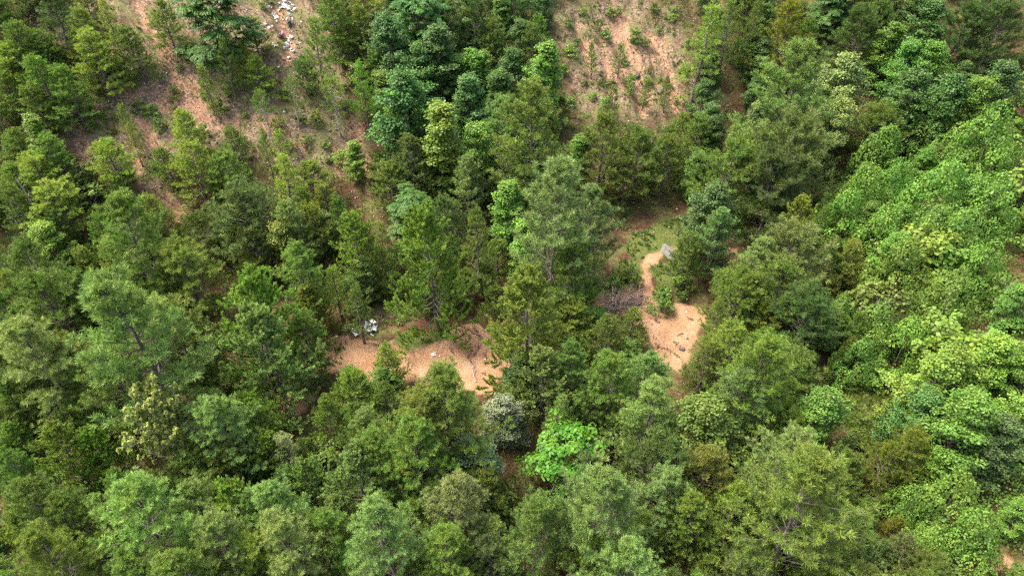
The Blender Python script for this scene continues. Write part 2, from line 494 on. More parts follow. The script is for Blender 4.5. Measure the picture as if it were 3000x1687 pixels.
def conifer(seed, H, R, cb=0.25, prof='round', nb=46, el=(-0.1, 0.9), curve=0.5, twig_n=7, twig_len=(0.3, 0.65), spread=0.8, up=0.35,
            tl=0.17, K=16, width=0.026, step=0.16, start=0.35, hi=1.35, tr=0.11, gaps=0.15, shoots=0.0, bare=0, lo=0.25, tipgain=0.35, thick=1.0, last=99, tb=0.35):
    rng = np.random.default_rng(seed)
    wood, crown = Geo(), Geo()
    T = trunk_line(rng, H, 0.05)
    wood.tube(T, np.linspace(tr, 0.015, len(T)), 6)
    az = rng.uniform(0, 6.28)
    P, D, S, C = [], [], [], []
    lobes = rng.uniform(0, 6.28, 3)
    for i in range(nb):
        t = ((i + rng.uniform(-0.4, 0.4)) / nb); t = min(max(t, 0.0), 0.985)
        t = t ** 0.9
        az += 2.39996 + rng.normal() * 0.35
        if rng.random() < gaps * (1 - t): continue
        base = at_line(T, cb + (1 - cb) * t)
        lobe = 1 + 0.18 * math.sin(az * 2 + lobes[0]) + 0.12 * math.sin(az * 3 + lobes[1] + 5 * t)
        Ln = R * PROF[prof](t) * rng.uniform(0.72, 1.12) * lobe + 0.12
        e = el[0] + (el[1] - el[0]) * t ** 1.3 + rng.normal() * 0.14
        d0 = np.array((math.cos(az) * math.cos(e), math.sin(az) * math.cos(e), math.sin(e)))
        n = 7
        pts = [base]; d = d0.copy()
        for k in range(n):
            d = unit(d + np.array((0, 0, curve / n)) + rng.normal(size=3) * 0.07)
            pts.append(pts[-1] + d * Ln / n)
        pts = np.array(pts)
        r0 = (0.018 + 0.014 * Ln) * (1 - 0.4 * t) * thick
        wood.tube(pts, np.linspace(r0, 0.006, len(pts)), 4)
        nt_ = max(2, int(twig_n * (0.45 + 0.55 * Ln / R)))
        bt0 = tb + 0.09 * rng.normal()
        ends = [(pts[-1], unit(pts[-1] - pts[-2]), 0.6)]
        for k in range(nt_):
            s = start + (1 - start) * (k + rng.uniform(0, 1)) / nt_
            q = at_line(pts, min(s, 0.999))
            bd = unit(at_line(pts, min(1, s + 0.1)) - at_line(pts, max(0, s - 0.1)))
            side = unit(np.cross(bd, (0, 0, 1))) * (1 if k % 2 else -1)
            ends.append((q, unit(bd * (1 - 0.45 * spread) + side * spread * rng.uniform(0.5, 1.1) + np.array((0, 0, up)) + rng.normal(size=3) * 0.2), 1.0))
        for q, dd, m in ends:
            ll = rng.uniform(*twig_len) * (0.55 + 0.45 * min(1, Ln / R)) * m
            kk = max(1, int(ll / step))
            d = dd
            tp = [q]
            for k in range(kk):
                d = unit(d + np.array((0, 0, 0.10 + shoots * 0.05)) + rng.normal(size=3) * (0.10 + 0.06 * shoots))
                tp.append(tp[-1] + d * ll / kk)
            tp = np.array(tp)
            if ll > 0.3: wood.tube(tp, np.linspace(0.010, 0.004, len(tp)), 3)
            outer = 0.5 * t + 0.5 * min(1.0, np.linalg.norm(tp[-1][:2] - T[0][:2]) / R)
            bt = bt0 + 0.05 * rng.normal()
            for k in range(max(1, len(tp) - last), len(tp)):
                P.append(tp[k]); D.append(unit(tp[k] - tp[k - 1]))
                S.append(tl * rng.uniform(0.8, 1.2))
                C.append(bt + (tipgain * rng.uniform(0.2, 1.0) if k == len(tp) - 1 else 0.0) + 0.06 * rng.normal())
    top = T[-1]
    for k in range(6):
        P.append(top + rng.normal(size=3) * 0.05 + np.array((0, 0, 0.03 * k))); D.append(unit(np.array((0, 0, 1.0)) + rng.normal(size=3) * 0.35)); S.append(tl); C.append(0.6)
    for k in range(bare):                                          # dead lower limbs
        a = rng.uniform(0, 6.28); b = at_line(T, rng.uniform(0.1, cb)); Ln = rng.uniform(0.4, 1.0) * R * 0.8
        pts = [b]; d = unit((math.cos(a), math.sin(a), rng.uniform(-0.4, 0.2)))
        for _ in range(4):
            d = unit(d + rng.normal(size=3) * 0.18); pts.append(pts[-1] + d * Ln / 4)
        wood.tube(pts, np.linspace(0.02, 0.005, 5), 4)
    crown.tufts(rng, P, D, S, K, lo, hi, width, C)
    return wood, crown

def broadleaf(seed, H, R, cb=0.2, prof='ovoid', nb=34, el=(0.2, 1.1), curve=0.25, sub=5, clump=0.38, per=22, leaf=0.17, start=0.4, tr=0.12,
              jit=0.55, droop=0.3, stems=1, flat=1.0, gaps=0.05, fronds=0, sparse=1.0, updir=0.8):
    rng = np.random.default_rng(seed)
    wood, crown = Geo(), Geo()
    lines = []
    for s in range(stems):
        T = trunk_line(rng, H * (1 if s == 0 else rng.uniform(0.65, 0.9)), 0.06 if stems == 1 else 0.12)
        if s: T[:, :2] += np.linspace(0, 1, len(T))[:, None] * rng.normal(size=2) * R * 0.35
        wood.tube(T, np.linspace(tr, 0.015, len(T)), 6)
        lines.append(T)
    cl, cn = [], []
    az = rng.uniform(0, 6.28)
    ph = rng.uniform(0, 6.28, 2)
    for i in range(nb):
        T = lines[i % stems]
        t = min(0.985, max(0, (i + rng.uniform(-0.4, 0.4)) / nb))
        az += 2.39996 + rng.normal() * 0.4
        if rng.random() < gaps: continue
        b = at_line(T, cb + (1 - cb) * t * 0.97)
        Ln = (R * PROF[prof](t) * rng.uniform(0.7, 1.12) * (1 + 0.2 * math.sin(2 * az + ph[0]) + 0.12 * math.sin(3 * az + ph[1] + 4 * t)) + 0.15) / (1 if stems == 1 else 1.3)
        e = el[0] + (el[1] - el[0]) * t + rng.normal() * 0.15
        d = np.array((math.cos(az) * math.cos(e), math.sin(az) * math.cos(e), math.sin(e)))
        pts = [b]
        for k in range(6):
            d = unit(d + np.array((0, 0, curve / 6)) + rng.normal(size=3) * 0.09)
            pts.append(pts[-1] + d * Ln / 6)
        pts = np.array(pts)
        wood.tube(pts, np.linspace(0.02 + 0.014 * Ln, 0.006, 7), 4)
        cl.append(pts[-1]); cn.append(d)
        ns = max(1, int(round(sub * (0.4 + 0.6 * Ln / R))))
        for k in range(ns):
            s = start + (1 - start) * (k + rng.random()) / ns
            q = at_line(pts, min(0.99, s))
            side = unit(np.cross(d, (0, 0, 1))) * (1 if k % 2 else -1)
            dd = unit(d * 0.6 + side * rng.uniform(0.4, 1.1) + np.array((0, 0, rng.uniform(-0.1, 0.5) * flat)) + rng.normal(size=3) * 0.15)
            e2 = q + dd * rng.uniform(0.3, 0.8) * (0.35 + 0.3 * Ln)
            wood.tube([q, (q + e2) / 2 + rng.normal(size=3) * 0.04, e2], [0.012, 0.008, 0.004], 3)
            cl.append(e2); cn.append(dd)
    cl = np.array(cl); cn = np.array(cn)
    if fronds:                                                     # long pinnate fronds in rosettes at the twig ends
        PP, NN, AX, TT = [], [], [], []
        for c, n0 in zip(cl, cn):
            tv = rng.uniform(0.15, 0.75)
            for f in range(fronds):
                a = rng.uniform(0, 6.28)
                d = unit(np.array((math.cos(a), math.sin(a), 0.45)) + n0 * 0.5)
                q = c.copy(); m = 9; fl = rng.uniform(0.45, 0.8)
                for k in range(m):
                    d = unit(d + np.array((0, 0, -0.14))); q = q + d * fl / m
                    side = unit(np.cross(d, (0, 0, 1))); nn = unit(np.cross(side, d))
                    for sgn in (-1, 1):
                        ax = unit(side * sgn + d * 0.35)
                        PP.append(q + ax * leaf * 0.45); NN.append(nn); AX.append(ax); TT.append(tv)
        crown.leaves(rng, PP, NN, leaf, TT, 0.18, 0.24, 0.15, AX)
        return wood, crown
    n = len(cl); per_ = max(3, int(per * sparse))
    off = rng.normal(size=(n, per_, 3)); off = unit(off) * (rng.uniform(0, 1, (n, per_, 1)) ** 0.45) * clump * np.array((1, 1, 0.62 * flat))
    sz = rng.uniform(0.7, 1.25, (n, 1, 1))
    P = cl[:, None] + off * sz
    ctr = np.array((0, 0, H * (cb + 0.35 * (1 - cb))))
    Nn = unit(off) * 0.55 + np.array((0, 0, updir)) + unit(P - ctr) * 0.35
    tc = rng.uniform(0.1, 0.7, (n, 1)) + 0.15 * np.clip((cl[:, 2:3] / H), 0, 1) * 0
    tt = tc + rng.normal(size=(n, per_)) * 0.06
    crown.leaves(rng, P.reshape(-1, 3), Nn.reshape(-1, 3), (leaf * rng.uniform(0.75, 1.2, (n, per_))).ravel(), tt.ravel(), jit, 0.40, droop)
    return wood, crown

def lobe_leaves(g, rng, ctr, rad, flat, dens, leaf, low=-0.25, tint0=None):
    """leaves on the outside of a heap of rounded lobes, none inside a neighbouring lobe"""
    for i in range(len(ctr)):
        n = int(dens * 5.0 * rad[i] ** 2)
        d = unit(rng.normal(size=(n, 3))); d = d[d[:, 2] > low]
        wob = 1 + 0.42 * (vnoise(d[:, 0] * 2 + i, d[:, 1] * 2 + d[:, 2], 0.5, i) + vnoise(d[:, 1] * 2 - i, d[:, 2] * 2 + d[:, 0], 0.25, i + 7) * 0.7)
        P = ctr[i] + d * rad[i] * np.array((1, 1, flat)) * wob[:, None]
        near = np.where((np.linalg.norm(ctr - ctr[i], axis=1) < rad + rad[i]) & (np.arange(len(ctr)) != i))[0]
        keep = np.ones(len(P), bool)
        for j in near:
            q = (P - ctr[j]) / np.array((1, 1, flat)); keep &= (q * q).sum(1) > (0.86 * rad[j]) ** 2
        keep &= vnoise(P[:, 0] + P[:, 2], P[:, 1] - P[:, 2], 0.4, 5) + 0.5 * rng.random(len(P)) > -0.22
        P, d = P[keep], d[keep]; m = len(P)
        t0 = rng.uniform(0.12, 0.72) if tint0 is None else tint0[i]
        g.leaves(rng, P, d * 0.8 + np.array((0, 0, 0.55)), leaf * np.exp(rng.normal(size=m) * 0.28), t0 + 0.25 * vnoise(P[:, 0], P[:, 1] + P[:, 2], 0.6, 9), 0.45, 0.52, 0.25)

def vine_mound(seed, H, R, dens=100, leaf=0.15):
    """a tree buried in climbing vines: heaped lobes of overlapping leaves and hanging curtains"""
    rng = np.random.default_rng(seed)
    wood, crown = Geo(), Geo()
    T = trunk_line(rng, H * 0.85, 0.05); wood.tube(T, np.linspace(0.13, 0.03, len(T)), 6)
    C, Rd = [], []
    ph = rng.uniform(0, 6.28, 2)
    for i in range(46):
        s = rng.random() ** 0.7; a = i * 2.4 + rng.normal() * 0.3
        k = 1 + 0.22 * math.sin(2 * a + ph[0]) + 0.15 * math.sin(3 * a + ph[1])
        C.append((R * 0.85 * s * k * math.cos(a), R * 0.85 * s * k * math.sin(a), H * (0.86 - 0.62 * s ** 1.8 + rng.normal() * 0.06)))
        Rd.append(rng.uniform(0.35, 0.95))
    for i in range(12):                                            # curtains hanging down the sides
        a = rng.uniform(0, 6.28); r0 = R * rng.uniform(0.8, 1.05); z = H * rng.uniform(0.35, 0.55)
        while z > 0.2:
            C.append((r0 * math.cos(a), r0 * math.sin(a), z)); Rd.append(rng.uniform(0.3, 0.5)); z -= 0.45; r0 += rng.uniform(-0.02, 0.12); a += rng.normal() * 0.05
    lobe_leaves(crown, rng, np.array(C), np.array(Rd), 0.8, dens, leaf)
    for k in range(18):                                            # runners that stick out of the mass
        i = rng.integers(46); a0 = rng.uniform(0, 6.28)
        q = np.array(C[i]) + np.array((0, 0, Rd[i] * 0.7)); d = unit(np.array((math.cos(a0) * 0.8, math.sin(a0) * 0.8, 0.6)))
        pp = []
        for j in range(10):
            d = unit(d + np.array((0, 0, -0.12)) + rng.normal(size=3) * 0.12); q = q + d * 0.10; pp.append(q.copy())
        crown.leaves(rng, pp, np.tile((0, 0, 1.0), (10, 1)), leaf * 0.8, 0.8, 0.4, 0.45, 0.2)
    for k in range(10):                                            # dry stems showing between
        a = rng.uniform(0, 6.28); r0 = R * rng.uniform(0.3, 0.95)
        q = np.array((r0 * math.cos(a), r0 * math.sin(a), H * 0.55)); pts = [q]
        for j in range(6):
            q = q + np.array((rng.normal() * 0.12 + 0.1 * math.cos(a), rng.normal() * 0.12 + 0.1 * math.sin(a), -0.25)); pts.append(q)
        wood.tube(pts, 0.012, 3)
    return wood, crown

def bare_tree(seed, H, R, nb=26, tr=0.09, tips=0, leaf=0.16, per=9, cb=0.25, lr=0.035):
    """dead or half bare: forking limbs, with a few leaf tufts at their ends if asked"""
    rng = np.random.default_rng(seed)
    wood, crown = Geo(), Geo()
    T = trunk_line(rng, H, 0.08); wood.tube(T, np.linspace(tr, 0.02, len(T)), 6)
    ends, cn = [], []
    def limb(b, d, Ln, r, depth):
        pts = [b]
        for k in range(5):
            d = unit(d + rng.normal(size=3) * 0.13 + np.array((0, 0, 0.05))); pts.append(pts[-1] + d * Ln / 5)
        wood.tube(pts, np.linspace(r, r * 0.4, 6), 4)
        if depth:
            for k in range(4):
                q = pts[2 + k % 4]; s = unit(d + rng.normal(size=3) * 0.75)
                limb(q, s, Ln * rng.uniform(0.35, 0.6), r * 0.5, depth - 1)
        ends.append(pts[-1]); cn.append(d)
    az = 0
    for i in range(nb):
        t = (i + 0.5) / nb; az += 2.4 + rng.normal() * 0.3
        e = 0.15 + 0.9 * t
        limb(at_line(T, cb + (1 - cb) * t * 0.98), np.array((math.cos(az) * math.cos(e), math.sin(az) * math.cos(e), math.sin(e))), R * (1 - 0.55 * t) * rng.uniform(0.7, 1.1), lr * (1 - 0.5 * t), 2 if tips else 1)
    if not tips: return wood, None
    ends = np.array(ends); cn = np.array(cn)
    pick = rng.random(len(ends)) < tips
    ends, cn = ends[pick], cn[pick]
    n = len(ends); off = unit(rng.normal(size=(n, per, 3))) * rng.uniform(0.03, 0.16, (n, per, 1))
    crown.leaves(rng, (ends[:, None] + off).reshape(-1, 3), (unit(off) * 0.6 + np.array((0, 0, 0.8))).reshape(-1, 3), leaf, np.repeat(rng.uniform(0.2, 0.9, n), per), 0.5, 0.42, 0.2)
    return wood, crown

# prototypes: kind -> list of (wood mesh, crown mesh, height, radius)
PROTO = {}
def proto(kind, fn, seeds, mat, bark=None, **kw):
    out = []
    for s in seeds:
        w, c = fn(s, **kw)
        wm = w.mesh('trunk', bark or M_BARK, smooth=True)
        cm = c.mesh('crown', mat) if c is not None else None
        src = np.concatenate(c.V) if c is not None else np.concatenate(w.V)
        rad = float(np.percentile(np.hypot(src[:, 0], src[:, 1]), 96))
        out.append((wm, cm, float(np.percentile(src[:, 2], 99.8)), rad))
    PROTO[kind] = out

proto('P', conifer, (11, 12, 13, 14, 15, 16, 17), M_NEEDLE, H=8, R=2.0, cb=0.10, prof='round', nb=84, el=(-0.05, 1.1), curve=0.6, twig_n=10, twig_len=(0.24, 0.56), up=0.45, tl=0.19, K=36, width=0.018, step=0.16, start=0.26, bare=2, gaps=0.04, last=3, thick=0.7, tipgain=0.62, tb=0.36)
proto('V', conifer, (21, 22, 23, 24, 25, 26, 20), M_NEEDLE, H=5.2, R=1.9, cb=0.12, prof='cone', nb=54, el=(-0.15, 0.8), curve=0.25, twig_n=13, twig_len=(0.25, 0.7), up=0.12, tl=0.17, K=26, width=0.021, step=0.14, start=0.25, gaps=0.12, bare=4, spread=0.9, tb=0.36)
proto('W', conifer, (27, 28, 29, 30, 39), M_NEEDLE, H=5.2, R=1.9, cb=0.12, prof='round', nb=58, el=(-0.12, 1.0), curve=0.4, twig_n=11, twig_len=(0.25, 0.65), up=0.28, tl=0.20, K=30, width=0.021, step=0.15, start=0.3, gaps=0.10, bare=4, spread=0.85, last=3, tb=0.36)
proto('F', conifer, (31, 32, 33, 34), M_NEEDLE, H=8, R=2.5, cb=0.12, prof='cone', nb=58, el=(-0.38, 0.85), curve=0.30, twig_n=11, twig_len=(0.6, 1.35), up=0.08, tl=0.14, K=24, width=0.025, step=0.085, start=0.15, hi=1.15, spread=0.58, shoots=1.0, tipgain=0.5, tb=0.48)
proto('N', conifer, (36, 37, 38), M_NEEDLE, H=6, R=1.2, cb=0.16, prof='cone', nb=38, el=(0.0, 0.9), curve=0.4, twig_n=8, twig_len=(0.2, 0.5), up=0.25, tl=0.19, K=26, width=0.021, step=0.15, start=0.25, gaps=0.15, bare=6)
proto('X', conifer, (41, 42, 43), M_NEEDLE, M_PALEBARK, H=5, R=1.1, cb=0.42, prof='round', nb=26, el=(-0.1, 0.9), curve=0.3, twig_n=8, twig_len=(0.25, 0.5), up=0.25, tl=0.19, K=24, width=0.021, step=0.15, start=0.25, gaps=0.2, bare=12, tr=0.10)
proto('B', broadleaf, (51, 52, 53, 54), M_LEAF, H=7, R=1.9, cb=0.06, prof='ovoid', nb=58, sub=6, clump=0.42, per=46, leaf=0.14)
proto('C', broadleaf, (55, 56, 57), M_LEAF, H=8, R=1.3, cb=0.06, prof='column', nb=54, el=(0.5, 1.2), sub=6, clump=0.36, per=40, leaf=0.14)
proto('M', broadleaf, (61, 62), M_LEAF, H=5, R=2.6, cb=0.3, prof='umbrella', nb=40, el=(-0.05, 0.75), curve=0.05, sub=8, clump=0.40, per=28, leaf=0.20, jit=0.3, droop=0.5, flat=0.4, updir=1.1, gaps=0.12)
proto('T', broadleaf, (64, 65), M_LEAF, H=6, R=2.4, cb=0.2, prof='umbrella', nb=30, el=(0.0, 1.0), sub=5, leaf=0.17, fronds=9)
proto('S', broadleaf, (67, 68), M_LEAF, H=6, R=1.9, cb=0.06, prof='ovoid', nb=56, el=(0.3, 1.2), sub=7, clump=0.34, per=34, leaf=0.15, stems=2, jit=0.6)
proto('U', broadleaf, (71, 72, 73), M_LEAF, H=1.6, R=1.0, cb=0.02, prof='round', nb=20, el=(0.1, 1.1), sub=4, clump=0.2, per=20, leaf=0.12, tr=0.03, stems=3)
proto('K', vine_mound, (81, 82, 83, 84, 85), M_VINE, H=5.0, R=3.0)
proto('D', bare_tree, (91,), None, M_PALEBARK, H=6, R=1.6, nb=20, tr=0.16, lr=0.07)
proto('Y', bare_tree, (94,), M_LEAF, M_PALEBARK, H=6, R=2.6, nb=30, tips=0.95, cb=0.25, per=17, leaf=0.19, tr=0.14, lr=0.055)

# ------------------------------------------------------------------ the trees, one row each
COL = {'o': (.110, .165, .036), 'y': (.170, .235, .045), 'g': (.104, .170, .036), 'd': (.066, .110, .032), 'p': (.140, .215, .070), 'b': (.118, .222, .036),
       'u': (.076, .146, .044), 's': (.20, .255, .135), 'l': (.150, .250, .045), 'k': (.116, .212, .042), 'm': (.085, .215, .024), 'e': (.175, .245, .085), 'z': (.25, .27, .085),
       'r': (.112, .158, .056), 'c': (.130, .165, .022), 't': (.175, .240, .085)}
NAME = {'P': 'pine_tree', 'V': 'pine_tree', 'W': 'pine_tree', 'F': 'feathery_pine', 'N': 'slender_pine', 'X': 'thin_pine', 'B': 'broadleaf_tree', 'C': 'broadleaf_tree', 'M': 'broadleaf_tree',
        'T': 'frond_leaf_tree', 'S': 'silver_leaf_tree', 'U': 'shrub', 'K': 'vine_covered_tree', 'D': 'dead_tree', 'Y': 'half_bare_tree'}
CAT = {'U': 'shrub', 'K': 'overgrown tree', 'D': 'dead tree', 'B': 'broadleaf tree', 'C': 'broadleaf tree', 'M': 'broadleaf tree', 'T': 'broadleaf tree', 'S': 'broadleaf tree', 'Y': 'broadleaf tree'}
RATIO = {'P': 2.1, 'V': 1.6, 'W': 1.5, 'F': 1.8, 'N': 2.6, 'X': 2.4, 'B': 1.75, 'C': 2.1, 'M': 1.1, 'T': 1.2, 'S': 1.6, 'U': 0.85, 'K': 1.3, 'D': 2.2, 'Y': 1.9}
trng = np.random.default_rng(2024)
count = {}
PLACED = []
def plant(kind, px, py, w, colour, label, group=None, ratio=None, lean=None, young=False):
    """a tree whose tip stands at that place of the photograph; w is its crown's width there"""
    if kind in 'BC' and not young: w *= 1.22
    if kind == 'K': w *= 0.88
    k = count.get(kind, 0); count[kind] = k + 1
    wm, cm, H0, R0 = PROTO[kind][k % len(PROTO[kind])]
    ratio = (ratio or RATIO[kind])
    if kind in 'PVWFN' and not young and not (py < 520 and px < 1080): w *= 1.17; ratio /= 1.1
    if py < 540 and px < 1080 and kind in 'VWP': ratio *= 0.8 if kind != 'P' else 0.9; w *= 0.9 if px > 230 and py < 480 and not young else 1.0
    h = 6.0
    for _ in range(4):
        p = hit(px, py, h)
        q = p + np.array((0, 0, h * 0.6))
        wm_m = w * dist_of(q) / FPX
        h = min(max(ratio * wm_m, 0.5), 15.0)
    p = hit(px, py, h)
    root = bpy.data.objects.new(NAME[kind] if not young else {'B': 'young_broadleaf', 'C': 'young_broadleaf', 'U': 'shrub'}.get(kind, 'young_pine'), None); col.objects.link(root)
    root.empty_display_size = 0.3
    root.location = (p[0], p[1], gz(p[0], p[1]) - 0.02)
    sxy = wm_m * 0.5 / R0; sz = h / H0
    root.scale = (sxy, sxy, sz)
    root.rotation_euler = (trng.normal() * 0.035, trng.normal() * 0.035, trng.uniform(0, 6.28)) if lean is None else (lean[0], lean[1], trng.uniform(0, 6.28))
    tag(root, label, CAT.get(kind, 'pine tree'), group)
    if lean is not None: root.rotation_mode = 'XYZ'
    c0 = np.array(COL[colour]) * np.array((1.07, 1.04, 0.90) if kind != 'S' else (1, 1, 1)) * (1 + trng.normal(size=3) * 0.06) * (1 + trng.normal() * 0.07)
    if py < 540 and px < 1080 and kind in 'VWNX': c0 = c0 * np.array((1.22, 1.18, 1.1))
    o = mesh_obj('trunk', wm, root)
    if cm is not None:
        c = mesh_obj('crown', cm, root); c.color = (*np.clip(c0, 0.01, 1), 1)
    PLACED.append((p[0], p[1], wm_m * 0.5, h, kind))
    return root
